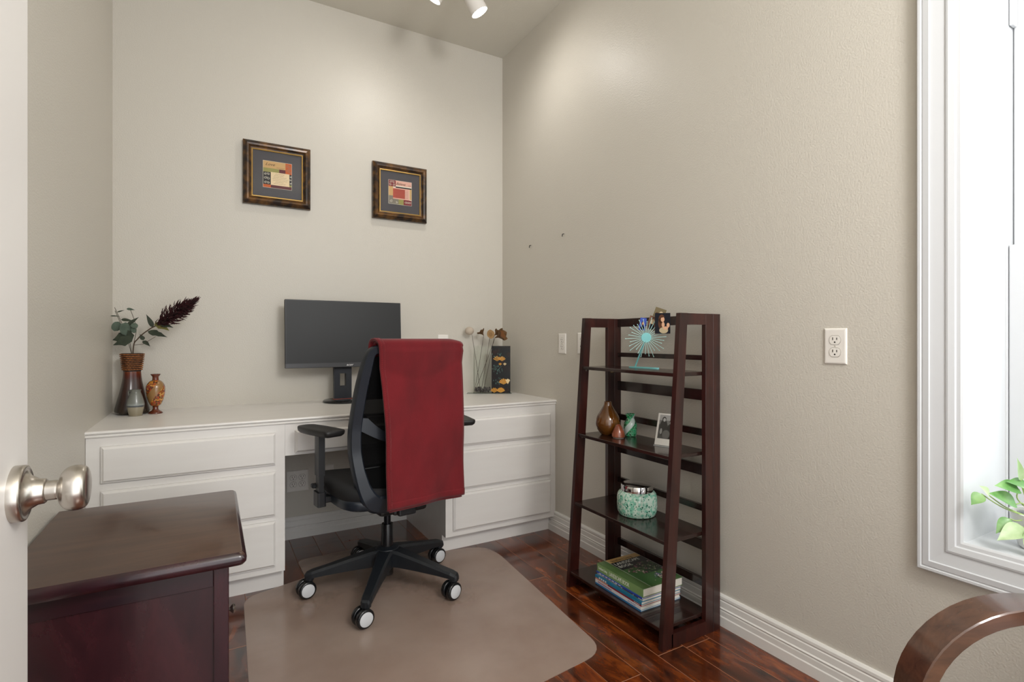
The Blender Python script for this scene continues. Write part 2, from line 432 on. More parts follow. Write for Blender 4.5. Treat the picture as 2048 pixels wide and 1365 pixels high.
def unit(label, x0, x1, dx0, dx1, rows):
    t = thing('desk_cabinet', label, 'cabinet', ((x0 + x1) / 2, -0.3, 0))
    ox, oy = -(x0 + x1) / 2, 0.3
    X0, X1 = x0 + ox, x1 + ox; yf = -0.640 + oy
    bm = NB(); box(bm, X0, X1, yf + 0.019, -0.002 + oy, 0.088, 0.736); box(bm, X0, X1, -0.590 + oy, -0.002 + oy, 0.0, 0.088)
    obj('carcass', bm, M_white, t)
    # face frame
    bm = NB()
    a, b = dx0 + 0.012 + ox, dx1 - 0.012 + ox
    box(bm, X0, a, yf, yf + 0.019, 0.088, 0.736); box(bm, b, X1, yf, yf + 0.019, 0.088, 0.736)
    zs = [0.088] + [v for r in rows for v in (r[0] + 0.01, r[1] - 0.01)] + [0.736]
    for z0, z1 in zip(zs[0::2], zs[1::2]): box(bm, a, b, yf, yf + 0.019, z0, z1)
    obj('face_frame', bm, M_white, t)
    for z0, z1 in rows: drawer(t, dx0 + ox, dx1 + ox, z0, z1, yf - 0.0005)
    return t
unit('white three-drawer desk unit against the left wall', XL + 0.001, -1.449, -2.098, -1.487, [(0.118, 0.316), (0.340, 0.532), (0.563, 0.702)])
unit('white three-drawer desk unit in the right corner', -0.684, -0.001, -0.645, -0.039, [(0.118, 0.308), (0.331, 0.529), (0.557, 0.692)])
t = thing('knee_drawer_unit', 'shallow white pencil-drawer unit above the kneehole', 'drawer', (-1.066, -0.3, 0.595))
bm = NB(); box(bm, -0.3825, 0.3815, -0.340, -0.321, 0.0, 0.1405); box(bm, -0.3825, 0.3815, -0.321, -0.26, 0.0, 0.1405)
obj('apron', bm, M_white, t)
drawer(t, -0.342, 0.342, 0.011, 0.112, -0.3405)

# ------------------------------------------------------------------ wall plates
def plate(name, label, cat, wall, u, z, w=0.070, h=0.1145, sockets=((0, 1), (0, -1)), gangs=(0,)):
    """wall 'x' = right wall (u = y), 'y' = back wall (u = x)"""
    loc, rz = ((0.0, u, z), -PI / 2) if wall == 'x' else ((u, 0.0, z), 0.0)
    t = thing(name, label, cat, loc, rz)
    bm = NB(); w2, h2 = w / 2, h / 2
    ring = []
    for d, y in ((0, -0.0005), (0, -0.002), (0.0025, -0.0050), (0.006, -0.0058)):
        ring.append([bm.verts.new(c) for c in ((-w2 + d, y, -h2 + d), (w2 - d, y, -h2 + d), (w2 - d, y, h2 - d), (-w2 + d, y, h2 - d))])
    for A, B in zip(ring, ring[1:]):
        for k in range(4): bm.faces.new([A[k], A[(k + 1) % 4], B[(k + 1) % 4], B[k]])
    bm.faces.new(ring[-1]); bm.faces.new(ring[0])
    obj('cover_plate', bm, M_plastic_w, t)
    if sockets:
        for g in gangs:
            for _, s in sockets:
                c = []
                for k in range(24):
                    a = 2 * PI * k / 24; c.append((g + 0.0172 * math.cos(a), max(-0.0142, min(0.0142, 0.0172 * math.sin(a))) + s * 0.0195))
                so = obj('receptacle', prism(NB(), c, 'y', -0.0072, -0.004), M_plastic_w, t)
                gr = [(g + (x - g) * 1.06, s * 0.0195 + (zz_ - s * 0.0195) * 1.07) for x, zz_ in c]
                obj('seam', prism(NB(), gr, 'y', -0.0060, -0.004), mat('plate_seam', (120, 112, 100), 0.6), so)
                bm = NB(); box(bm, g - 0.0075, g - 0.0052, -0.0076, -0.005, s * 0.0195 + 0.000, s * 0.0195 + 0.0085); box(bm, g + 0.0052, g + 0.0075, -0.0076, -0.005, s * 0.0195 + 0.0005, s * 0.0195 + 0.0075)
                prism(bm, ell(g, s * 0.0195 - 0.0068, 0.0026, 0.0026, 10), 'y', -0.0076, -0.005)
                obj('slots', bm, M_dark, so)
            obj('screw', prism(NB(), ell(g, 0, 0.0026, 0.0026, 10), 'y', -0.0066, -0.005), mat('plate_screw', (190, 184, 174), 0.4), t)
    return t
plate('wall_outlet', 'white duplex outlet on the right wall between shelf and window', 'outlet', 'x', -2.2185, 1.0905)
plate('wall_outlet', 'white duplex outlet on the right wall between desk and ladder shelf', 'outlet', 'x', -0.712, 1.0875)
plate('wall_outlet', 'white wall plate mostly hidden behind the far leg of the ladder shelf', 'outlet', 'x', -0.892, 1.0905)
plate('wall_outlet', 'white four-socket outlet low in the desk kneehole', 'outlet', 'y', -1.311, 0.3185, 0.116, 0.118, gangs=(-0.023, 0.023))
plate('wall_switch_plate', 'white plate on the back wall just above the red throw', 'switch plate', 'y', -0.436, 1.085, 0.072, 0.1145, sockets=None)
t = plate('phone_jack', 'small white jack box on the kneehole wall behind the chair', 'jack', 'y', -1.140, 0.345, 0.05, 0.088, sockets=None)
obj('jack_port', Box(-0.006, 0.006, -0.0065, -0.005, -0.005, 0.005), M_dark, t)
for (y, z, lb) in ((-0.371, 1.696, 'tiny dark nail in the right wall, nearer the corner'), (-0.725, 1.706, 'tiny dark nail in the right wall, farther from the corner')):
    bm = NB(); tube(bm, [(0.004, 0, 0.004), (-0.012, 0, 0)], 0.0022, 6); tube(bm, [(-0.011, 0, 0.0), (-0.0125, 0, -0.014)], 0.0025, 6)
    tag(obj('wall_nail', bm, M_dark, None, (0, y, z)), lb, 'nail')
# ================================================================== chair mat
mp_ = [(-1.613, -0.640), (-1.352, -0.560), (-1.358, -0.335), (-1.22, -0.335), (-0.80, -0.335), (-0.755, -0.600), (-0.62, -0.600), (-0.47, -0.640), (-0.44, -0.760), (-0.515, -1.700), (-0.80, -1.735), (-1.64, -1.775)]
mr_ = [0.07, 0.02, 0.05, 0.0, 0.05, 0.03, 0.06, 0.09, 0.05, 0.09, 0.0, 0.08]
poly = rounded(mp_, mr_, 6)
m = mat('frosted_mat', (186, 166, 153), 0.17, alpha=0.58, bump=(700, 0.12, 0.0008), var=(3.0, (166, 142, 128), (1, 1, 1), 0.35, 0.7))
bm = NB(); prism(bm, poly, 'z', 0.0003, 0.0030)
tag(obj('chair_mat', bm, m), 'translucent frosted plastic chair mat on the wood floor under the office chair', 'chair mat')

# ================================================================== office chair (local: +Y forward, X right, origin on the mat under the hub)
CH_LOC = (-1.045, -0.830, 0.0032); CH_A = math.radians(8)
ch = thing('office_chair', 'black mesh-back swivel office chair on five white-capped casters', 'chair', CH_LOC, CH_A)
M_leg = mat('base_nylon', (20, 24, 29), 0.45)
M_seatf = mat('seat_fabric', (20, 20, 22), 0.85, bump=(900, 0.3, 0.001))
M_frame = mat('back_frame_plastic', (27, 33, 42), 0.40)
M_net = mat('back_netting', (6, 6, 7), 0.9, spec=0.1, alpha=0.98, bump=(1500, 0.5, 0.001))
R0 = 0.328
leg_angles = [23.5, 95.5, 167.5, 239.5, 311.5]
caster_dirs = [-74, -82, -80, -76, -72]     # world yaw of wheel axle outward side
leg_me = None
bm = NB()
for i, r, z, w, h in ((0, 0, 0, 0, 0),):
    pass
def leg_mesh():
    bm = NB(); secs = [(0.03, 0.176, 0.040, 0.072), (0.07, 0.170, 0.033, 0.066), (0.16, 0.148, 0.026, 0.050), (0.26, 0.124, 0.0225, 0.034), (0.318, 0.111, 0.0215, 0.027), (0.340, 0.103, 0.0185, 0.026), (0.3465, 0.095, 0.014, 0.020)]
    rings = []
    for x, zt, w, h in secs:
        rings.append([bm.verts.new(c) for c in ((x, -w, zt - h), (x, w, zt - h), (x, w, zt - 0.010), (x, w * 0.72, zt), (x, -w * 0.72, zt), (x, -w, zt - 0.010))])
    for A, B in zip(rings, rings[1:]):
        for k in range(6): bm.faces.new([A[k], A[(k + 1) % 6], B[(k + 1) % 6], B[k]])
    bm.faces.new(rings[0][::-1]); bm.faces.new(rings[-1])
    lathe(bm, [(0.0, 0.052), (0.0135, 0.052), (0.0145, 0.070), (0.0195, 0.072), (0.0205, 0.094), (0.0, 0.096)], 16, cx=R0)
    bmesh.ops.recalc_face_normals(bm, faces=bm.faces)
    me = bpy.data.meshes.new('leg'); bm.to_mesh(me); bm.free(); me.materials.append(M_leg); return me
leg_me = leg_mesh()
def me_of(bm, name, m, smooth=True, ang=40):
    bmesh.ops.recalc_face_normals(bm, faces=bm.faces)
    me = bpy.data.meshes.new(name); bm.to_mesh(me); bm.free(); me.materials.append(m)
    if smooth: me.shade_smooth(); me.set_sharp_from_angle(angle=math.radians(ang))
    return me
def xl(prof, x_off=0.0, n=32):
    bm = lathe(NB(), prof, n); bmesh.ops.rotate(bm, verts=bm.verts, cent=(0, 0, 0), matrix=Matrix.Rotation(PI / 2, 3, 'Y')); bmesh.ops.translate(bm, verts=bm.verts, vec=(x_off, 0, 0)); return bm
WR = 0.0370
b_ = xl([(0.0, -0.006), (0.010, -0.006), (0.010, 0.006), (0.0, 0.006)], 0, 12); box(b_, -0.008, 0.008, -0.008, 0.014, 0.0, 0.026, 0.003)
fork_me = me_of(b_, 'caster_body', M_blackp)
whl = [(0.0, 0.006), (0.030, 0.006), (WR - 0.002, 0.0075), (WR, 0.010), (WR, 0.023), (WR - 0.002, 0.0265), (0.031, 0.0285), (0.0, 0.0285)]
wheel_r = me_of(xl(whl), 'wheel', M_black_sh); wheel_l = me_of(xl([(r, -x) for r, x in whl]), 'wheel', M_black_sh)
cap = [(0.0, 0.0285), (0.0275, 0.0285), (0.0275, 0.030), (0.0255, 0.0312), (0.0, 0.0316)]
M_cap = mat('caster_cap', (205, 207, 210), 0.3)
cap_r = me_of(xl(cap), 'wheel_cap', M_cap); cap_l = me_of(xl([(r, -x) for r, x in cap]), 'wheel_cap', M_cap)
for la, cd in zip(leg_angles, caster_dirs):
    a = math.radians(la) - CH_A
    link_obj('leg', leg_me, ch, (0, 0, 0), (0, 0, a))
    # caster: trail the wheel a little behind the stem
    yaw = math.radians(cd) - CH_A     # axle direction
    tx, ty = R0 * math.cos(a), R0 * math.sin(a)
    tr = Vector((math.cos(yaw + PI / 2), math.sin(yaw + PI / 2))) * -0.014
    ca = link_obj('caster', fork_me, ch, (tx + tr.x, ty + tr.y, WR), (0, 0, yaw))
    for mw, mc in ((wheel_r, cap_r), (wheel_l, cap_l)):
        link_obj('wheel', mw, ca); cc = link_obj('wheel_cap', mc, ca); cc['label'] = 'light grey caster cap'
obj('hub', lathe(NB(), [(0.0, 0.098), (0.040, 0.098), (0.052, 0.112), (0.056, 0.160), (0.050, 0.176), (0.034, 0.184), (0.0, 0.184)], 30), M_leg, ch, smooth=True, angle=35)
bm = lathe(NB(), [(0.0, 0.055), (0.0255, 0.055), (0.027, 0.06), (0.027, 0.275), (0.0245, 0.282), (0.0, 0.282)], 28)
obj('gas_cylinder', bm, M_black_sh, ch, smooth=True, angle=40)
obj('gas_piston', lathe(NB(), [(0.0, 0.28), (0.0155, 0.28), (0.0155, 0.38), (0.0, 0.38)], 24), mat('piston_black', (30, 33, 38), 0.2, metal=0.4), ch, smooth=True, angle=40)
bm = NB(); box(bm, -0.085, 0.105, -0.12, 0.12, 0.352, 0.425, 0.016, 2); box(bm, 0.07, 0.150, -0.10, 0.0, 0.340, 0.395, 0.016, 2); tube(bm, [(0.05, 0.02, 0.382), (0.24, 0.03, 0.378)], 0.007, 8); box(bm, -0.055, 0.055, -0.185, -0.10, 0.37, 0.43, 0.012, 2)
obj('tilt_mechanism', bm, M_blackp, ch)
# seat
def seat_bm(hw, y0, y1, z0, z1, crown, bulge):
    bm = NB(); n, m_ = 24, 20; top = []
    def edge(a):
        c, s = math.cos(a), math.sin(a); e = 0.42
        return (math.copysign(abs(c) ** e, c), math.copysign(abs(s) ** e, s))
    rings = []
    cy = (y0 + y1) / 2; hy = (y1 - y0) / 2; N = 48
    for (f, z) in ((0.90, z0), (0.98, z0 + (z1 - z0) * 0.25), (1.0, z0 + (z1 - z0) * 0.5), (0.985, z0 + (z1 - z0) * 0.78), (0.94, z1 - 0.004), (0.86, z1), (0.6, z1 + crown * 0.6), (0.3, z1 + crown)):
        R = []
        for k in range(N):
            ex, ey = edge(2 * PI * k / N); x = hw * f * ex; y = cy + hy * f * ey
            dz = -0.035 * max(0, (y - cy) / hy - 0.45) ** 1.5 + 0.02 * abs(x / hw) ** 2 * (1 if z > z0 + 0.02 else 0)
            R.append(bm.verts.new((x, y, z + dz)))
        rings.append(R)
    for A, B in zip(rings, rings[1:]):
        for k in range(N): bm.faces.new([A[k], A[(k + 1) % N], B[(k + 1) % N], B[k]])
    bm.faces.new(rings[0][::-1]); bm.faces.new(rings[-1])
    return bm
obj('seat_pan', seat_bm(0.25, -0.185, 0.27, 0.405, 0.448, 0.0, 0), M_frame, ch, smooth=True, angle=50)
obj('seat_cushion', seat_bm(0.256, -0.185, 0.285, 0.440, 0.500, 0.012, 0), M_seatf, ch, smooth=True, angle=60)
# backrest
def by(x, z):   # back surface (rear side), reclining and slightly dished
    zs = [(0.38, -0.165), (0.45, -0.190), (0.55, -0.180), (0.65, -0.165), (0.75, -0.172), (0.90, -0.208), (1.10, -0.268)]
    for (a, ya), (b, yb) in zip(zs, zs[1:]):
        if z <= b or b == 1.10:
            k = (z - a) / (b - a); k = max(-0.2, min(1.2, k)); y = ya + (yb - ya) * k; break
    return y + 0.55 * x * x
half = [(0.0, 0.385), (0.10, 0.388), (0.155, 0.405), (0.190, 0.455), (0.213, 0.55), (0.226, 0.67), (0.225, 0.78), (0.215, 0.92), (0.203, 1.01), (0.188, 1.062), (0.155, 1.084), (0.08, 1.09)]
loop = half + [(0.0, 1.091)] + [(-x, z) for x, z in half[:0:-1]]
L = smooth_loop(loop, 5)
def offset_loop(L, wf):
    out = []; n = len(L)
    for i, p in enumerate(L):
        d = (L[(i + 1) % n] - L[i - 1]).normalized(); nn = Vector((-d.y, d.x)); out.append(p + nn * wf(p))
    return out
def frame_w(p):
    K = [(0.38, 0.078), (0.43, 0.072), (0.50, 0.054), (0.58, 0.046), (0.98, 0.042), (1.06, 0.034), (1.10, 0.033)]
    for (a, wa), (b, wb) in zip(K, K[1:]):
        if p.y <= b: return wa + (wb - wa) * max(0, (p.y - a) / (b - a))
    return 0.033
ci = offset_loop(L, frame_w)
bm = NB(); n = len(L); R4 = []
for i in range(n):
    o_, c_ = L[i], ci[i]; q = []
    for p, d in ((o_, -0.004), (o_.lerp(c_, 0.12), -0.012), (c_.lerp(o_, 0.12), -0.010), (c_, -0.004), (c_, 0.010), (o_, 0.022)):
        q.append(bm.verts.new((p.x, by(p.x, p.y) + d, p.y)))
    R4.append(q)
for i in range(n):
    A, B = R4[i], R4[(i + 1) % n]
    for k in range(6): bm.faces.new([A[k], A[(k + 1) % 6], B[(k + 1) % 6], B[k]])
obj('back_frame', bm, M_frame, ch, smooth=True, angle=35)
# netting inside the frame
bm = NB(); rows = 26; cols = 14; G = []
def inner_half(z):
    best = 0
    xs = [p for p in ci if p.x > 0]
    xs.sort(key=lambda p: abs(p.y - z)); return sum(p.x for p in xs[:2]) / 2
for r in range(rows + 1):
    z = 0.462 + (1.06 - 0.462) * r / rows; hw = inner_half(z) + 0.006
    G.append([bm.verts.new((hw * (2 * c / cols - 1), by(hw * (2 * c / cols - 1), z) + 0.004, z)) for c in range(cols + 1)])
for r in range(rows):
    for c in range(cols): bm.faces.new([G[r][c], G[r][c + 1], G[r + 1][c + 1], G[r + 1][c]])
obj('back_netting', bm, M_net, ch, smooth=True)
# curved brace across the back
bm = NB(); pth = []
for k in range(17):
    x = -0.205 + 0.41 * k / 16; z = 0.770 - 0.085 * math.sin(PI * k / 16) + 0.03 * abs(2 * k / 16 - 1) ** 3; pth.append((x, by(x, z) - 0.003 + 0.018 * abs(2 * k / 16 - 1) ** 5, z))
rings = []
for k, (x, y, z) in enumerate(pth):
    h = 0.018 + 0.034 * abs(2 * k / 16 - 1) ** 3
    rings.append([bm.verts.new(c) for c in ((x, y - 0.006, z - h), (x, y + 0.006, z - h), (x, y + 0.006, z + h), (x, y - 0.006, z + h))])
for A, B in zip(rings, rings[1:]):
    for k in range(4): bm.faces.new([A[k], A[(k + 1) % 4], B[(k + 1) % 4], B[k]])
bm.faces.new(rings[0][::-1]); bm.faces.new(rings[-1])
obj('back_brace', bm, M_frame, ch, smooth=True, angle=45)
bm = NB(); box(bm, -0.04, 0.04, -0.205, -0.175, 0.37, 0.45, 0.008, 2); tube(bm, [(-0.17, by(-0.17, 0.585) - 0.004, 0.583), (0.17, by(0.17, 0.585) - 0.004, 0.585)], 0.0022, 6)
obj('back_carrier', bm, M_blackp, ch)
# armrests
def pad_bm():
    pl = rounded([(-0.048, -0.130), (0.046, -0.130), (0.050, 0.02), (0.040, 0.128), (-0.036, 0.128), (-0.052, 0.02)], [0.02, 0.02, 0.04, 0.035, 0.035, 0.04], 5)
    bm = NB(); rings = []
    for f, z in ((0.80, -0.026), (0.96, -0.018), (1.0, -0.008), (0.985, -0.002), (0.94, 0.0), (0.5, -0.0015)):
        rings.append([bm.verts.new((x * f, y * (1 - (1 - f) * 0.4), z)) for x, y in pl])
    N = len(pl)
    for A, B in zip(rings, rings[1:]):
        for k in range(N): bm.faces.new([A[k], A[(k + 1) % N], B[(k + 1) % N], B[k]])
    bm.faces.new(rings[0][::-1]); bm.faces.new(rings[-1])
    return bm
for s_ in (-1, 1):
    px, py = (0.328, -0.055) if s_ > 0 else (-0.288, 0.035)
    ar = obj('armrest_post', prism(NB(), [(px - 0.013, py - 0.026), (px + 0.013, py - 0.026), (px + 0.015, py), (px + 0.013, py + 0.026), (px - 0.013, py + 0.026), (px - 0.015, py)], 'z', 0.535, 0.708), M_blackp, ch)
    bm = NB(); prism(bm, [(px - 0.010, py - 0.022), (px + 0.010, py - 0.022), (px + 0.010, py + 0.022), (px - 0.010, py + 0.022)], 'z', 0.43, 0.545)
    prism(bm, rounded([(px - 0.018, py - 0.032), (px + 0.018, py - 0.032), (px + 0.018, py + 0.032), (px - 0.018, py + 0.032)], 0.008, 2), 'z', 0.408, 0.468)
    box(bm, min(px, s_ * 0.05), max(px, s_ * 0.05), py - 0.024, py + 0.024, 0.420, 0.446, 0.004)
    box(bm, px - 0.026, px + 0.026, py + 0.018, py + 0.044, 0.478, 0.496, 0.004)
    obj('armrest_bracket', bm, M_blackp, ch)
    obj('armrest_pad', pad_bm(), mat('arm_pad', (26, 25, 25), 0.5), ch, (px + (0.018 if s_ > 0 else 0.0), py + 0.01, 0.735), (0, 0, -s_ * math.radians(14)), smooth=True, angle=50)

# ================================================================== red throw over the chair back
rt = thing('throw_blanket', 'folded red fleece throw draped over the back of the office chair', 'blanket', CH_LOC, CH_A)
M_red = mat('red_fleece', (112, 11, 22), 0.92, sheen=0.15, bump=(420, 0.25, 0.0015), var=(7, (94, 8, 17), (1.5, 1, 0.7), 0.38, 0.68))
XA, XB = -0.168, 0.232
zt = 1.104
def path_pt(v, x):
    """v 0..1 : front hem -> over the top -> rear hem"""
    xe = max(-0.2, min(0.2, x)); drop = 0.0
    if x > 0.165: drop = (x - 0.165) ** 2 * 2.2
    if v < 0.18:
        k = v / 0.18; z = 0.86 + (zt - 0.02 - 0.86) * k; return Vector((x, by(xe, z) + 0.045, z - drop))
    if v < 0.30:
        k = (v - 0.18) / 0.12; a = PI * k; yc = by(xe, zt - 0.02) + 0.012
        return Vector((x, yc + 0.033 * math.cos(a), zt - 0.02 + 0.020 * math.sin(a) - drop))
    k = (v - 0.30) / 0.70; z = zt - 0.02 - (zt - 0.02 - 0.418) * k
    y = by(xe, z) - 0.021
    hang = by(0.0, 1.09) - 0.021
    lim = -0.240 - 0.004 * math.sin(6 * k)
    y = min(y, lim + 0.03 * max(0.0, (k - 0.6)))
    return Vector((x, y, z - drop * (1 - k)))
def sway_of(u, v):
    k = min(1.0, max(0.0, (v - 0.24) / 0.76))
    return 0.060 * (1 - u) * (1 - (1 - k) ** 2.2) + 0.030 * u * k
def wr(x, v):
    k = max(0, v - 0.30)
    return 0.0065 * math.sin(18 * x + 9 * v) * k + 0.010 * math.sin(9 * x - 4.0 * v + 1.2) * k + 0.004 * math.sin(33 * x + 20 * v) * k + 0.003 * math.sin(52 * x - 13 * v) * k * (1 - k)
def sheet(x0, x1, v0, v1, nx, nv, off, xtra=0.0, ue=(0, 1)):
    bm = NB(); G = []
    for j in range(nv + 1):
        v = v0 + (v1 - v0) * j / nv; row = []
        for i in range(nx + 1):
            u = i / nx; x = x0 + (x1 - x0) * u
            sway = sway_of(ue[0] + (ue[1] - ue[0]) * u, v)
            p = path_pt(v, x)
            q = path_pt(min(1, v + 0.002), x) - path_pt(max(0, v - 0.002), x); nn = Vector((0, -q.z, q.y)).normalized() * -1
            if nn.y > 0 and v > 0.3: nn = -nn
            if v <= 0.18 and nn.y < 0: nn = -nn
            if 0.18 < v <= 0.3 and nn.z < 0: nn = -nn
            p = p + nn * (off + xtra) + Vector((sway, -wr(x, v), 0))
            row.append(p)
        G.append([bm.verts.new(p) for p in row])
    for j in range(nv):
        for i in range(nx): bm.faces.new([G[j][i], G[j][i + 1], G[j + 1][i + 1], G[j + 1][i]])
    return bm
def solid(o, th):
    md = o.modifiers.new('thickness', 'SOLIDIFY'); md.thickness = th; md.offset = 0.0; md.use_rim = True
    return o
solid(obj('throw_layer', sheet(XA, XB, 0.0, 1.0, 26, 70, 0.004), M_red, rt, smooth=True), 0.008)
solid(obj('throw_layer', sheet(XA + 0.012, XB - 0.008, 0.02, 1.012, 26, 70, -0.005), M_red, rt, smooth=True), 0.007)
solid(obj('hem', sheet(XA - 0.001, XA + 0.022, 0.0, 1.002, 3, 80, 0.0075, ue=(0, 0.055)), M_red, rt, smooth=True), 0.004)
solid(obj('hem', sheet(XA, XB, 0.968, 1.002, 26, 4, 0.0075), M_red, rt, smooth=True), 0.004)
M_st = mat('red_stitch', (146, 30, 38), 0.8)
bm = NB()
for xo in (0.008, 0.020):
    for j in range(90):
        v0, v1 = 0.2 + 0.79 * j / 90, 0.2 + 0.79 * (j + 0.6) / 90
        pts = []
        for v in (v0, v1):
            p = path_pt(v, XA + xo); nrm = Vector((0, -1, 0)) if v > 0.3 else Vector((0, math.cos(PI * (v - 0.18) / 0.12), math.sin(PI * (v - 0.18) / 0.12)))
            pts.append(p + nrm * 0.0102 + Vector((sway_of(xo / (XB - XA), v), -wr(XA + xo, v), 0)))
        tube(bm, pts, 0.0009, 4)
obj('stitching', bm, M_st, rt)
# ================================================================== dark cabinet at the lower left (front with drawer faces +X)
SC_T = 0.585
sc_ = thing('side_cabinet', 'dark mahogany side cabinet with overhanging top in the left foreground', 'cabinet', (-1.90, -1.385, 0))
cx0, cx1, cy0, cy1 = -0.225, 0.205, -0.285, 0.265     # body, local
# top board with rounded nose
tx0, tx1, ty0, ty1 = -0.238, 0.244, -0.325, 0.315
pr_ = []
bm = NB()
R = []
for d, z in ((0.016, -0.034), (0.006, -0.031), (0.001, -0.024), (0.0, -0.015), (0.003, -0.006), (0.010, 0.0)):
    p = rounded([(tx0 + d * 0.1, ty0 + d), (tx1 - d, ty0 + d), (tx1 - d, ty1 - d), (tx0 + d * 0.1, ty1 - d)], [0.004, 0.016, 0.012, 0.004], 4)
    R.append([bm.verts.new((x, y, SC_T + z)) for x, y in p])
N = len(R[0])
for A, B in zip(R, R[1:]):
    for k in range(N): bm.faces.new([A[k], A[(k + 1) % N], B[(k + 1) % N], B[k]])
bm.faces.new(R[0][::-1]); bm.faces.new(R[-1])
for f in bm.faces:
    f.normal_update()
    if abs(f.normal.z) < 0.8 or f.calc_center_median().z < SC_T - 0.02: f.material_index = 1
obj('top_board', bm, [M_cabtop, M_cab], sc_, smooth=True, angle=35)
zt_ = SC_T - 0.034
obj('carcass', Box(cx0 + 0.006, cx1 - 0.018, cy0 + 0.012, cy1 - 0.006, 0.05, zt_), M_cab, sc_)
# side facing the camera: frame and panel
for x0, x1 in ((cx0, cx0 + 0.045), (cx1 - 0.034, cx1)):
    obj('corner_post', Box(x0, x1, cy0, cy0 + 0.034, 0.0, zt_, 0.002), M_cab, sc_)
    obj('corner_post', Box(x0, x1, cy1 - 0.034, cy1, 0.0, zt_, 0.002), M_cab, sc_)
obj('side_rail', Box(cx0 + 0.045, cx1 - 0.034, cy0 + 0.003, cy0 + 0.025, zt_ - 0.052, zt_ - 0.001, 0.001), mat('rail_mahogany', (46, 20, 26), 0.26, coat=0.4, var=(9, (30, 16, 24), (0.6, 4, 4), 0.4, 0.7)), sc_)
obj('side_rail', Box(cx0 + 0.045, cx1 - 0.034, cy0 + 0.003, cy0 + 0.025, 0.06, 0.11, 0.001), M_cab, sc_)
obj('side_panel', Box(cx0 + 0.04, cx1 - 0.03, cy0 + 0.008, cy0 + 0.016, 0.10, zt_ - 0.05), wood('mahogany_veneer', (30, 12, 18), (66, 30, 35), rough=0.24, coat=0.35, st=(3.0, 3.0, 0.8), sc=3.0), sc_)
for z0, z1 in ((0.075, zt_ - 0.012),):
    d_ = obj('cabinet_door', Box(cx1 - 0.02, cx1 - 0.001, cy0 + 0.038, cy1 - 0.038, z0, z1, 0.003), M_cab, sc_)
    for y in ((cy0 + cy1) / 2,):
        bm = xl([(0.0, -0.001), (0.006, -0.001), (0.005, 0.010), (0.008, 0.013), (0.0125, 0.017), (0.0135, 0.021), (0.010, 0.025), (0.0, 0.0265)], 0.0, 20)
        obj('knob', bm, M_nickel, d_, (cx1 - 0.001, y, 0.312), smooth=True, angle=50)

# ================================================================== folding ladder shelf
LS = thing('ladder_shelf', 'dark espresso folding ladder shelf with four tiers against the right wall', 'shelf', (0.0, -1.516, 0.0))
YN, YFAR = -1.808 + 1.516, -1.225 + 1.516     # outer faces, local
TH = 0.020; HT = 1.209
def front_x(z): return -0.343 + (0.343 - 0.253) * z / HT
def leg_poly(w=0.038):
    return [(front_x(0), 0.0), (front_x(0) + w + 0.012, 0.0), (front_x(HT) + w, HT), (front_x(HT), HT)]
for y0, y1 in ((YN, YN + TH), (YFAR - TH, YFAR)):
    obj('front_leg', prism(NB(), leg_poly(), 'y', y0, y1), M_shelf, LS)
    obj('side_stile', Box(-0.118, -0.0775, y0, y1, 0.0, HT, 0.001), M_shelf, LS)
    obj('back_post', Box(-0.0765, -0.038, y0, y1, 0.0, HT, 0.001), M_shelf, LS)
    obj('top_side_rail', Box(front_x(HT) + 0.036, -0.118, y0, y1, HT - 0.042, HT - 0.0005), M_shelf, LS)
    obj('bottom_side_rail', Box(front_x(0.02) + 0.045, -0.118, y0, y1, 0.001, 0.050), M_shelf, LS)
for z0, z1 in ((1.171, 1.2085), (1.030, 1.050), (0.872, 0.915), (0.733, 0.760), (0.578, 0.620), (0.437, 0.461), (0.284, 0.325), (0.142, 0.172), (0.01, 0.05)):
    obj('back_slat', Box(-0.060, -0.044, YN + TH, YFAR - TH, z0, z1, 0.001), M_shelf_y, LS)
SHZ = [0.989, 0.686, 0.381, 0.073]
for z in SHZ:
    x0 = front_x(z) - 0.002
    obj('shelf_board', Box(x0 + 0.004, -0.085 if z > 0.9 else -0.078, YN + TH + 0.001, YFAR - TH - 0.001, z - 0.014, z, 0.0015), M_shelf_y, LS)
for y in (YFAR - TH - 0.0005,):
    for x in (-0.094, -0.060): obj('hinge_leaf', Box(x - 0.008, x + 0.008, y - 0.0015, y, 0.957, 0.972), M_brass, LS)
for z in SHZ[:3]:
    for y, yy in ((YFAR - TH, -0.002), (YN + TH, 0.002)):
        bm = NB(); lathe(bm, [(0.0, 0), (0.003, 0), (0.003, 0.004), (0.0, 0.004)], 8); bmesh.ops.rotate(bm, verts=bm.verts, cent=(0, 0, 0), matrix=Matrix.Rotation(PI / 2, 3, 'X'))
        obj('peg', bm, M_nickel, LS, (front_x(z) + 0.02, y + (0.0 if yy < 0 else 0.004), z - 0.019))

# ================================================================== armchair at the lower right (only its curved arm is in view)
cyaw = cam.rotation_euler[2]
Rv = Vector((math.cos(cyaw), math.sin(cyaw), 0)); Fv = Vector((-math.sin(cyaw), math.cos(cyaw), 0))
def CF(lat, t, z): v = Vector((cam.location.x, cam.location.y, 0)) + Fv * t + Rv * lat; return (v.x, v.y, z)
ac = thing('armchair', 'walnut-brown armchair with a curved bentwood arm at the lower right', 'armchair', CF(0.98, 0.70, 0), cyaw)
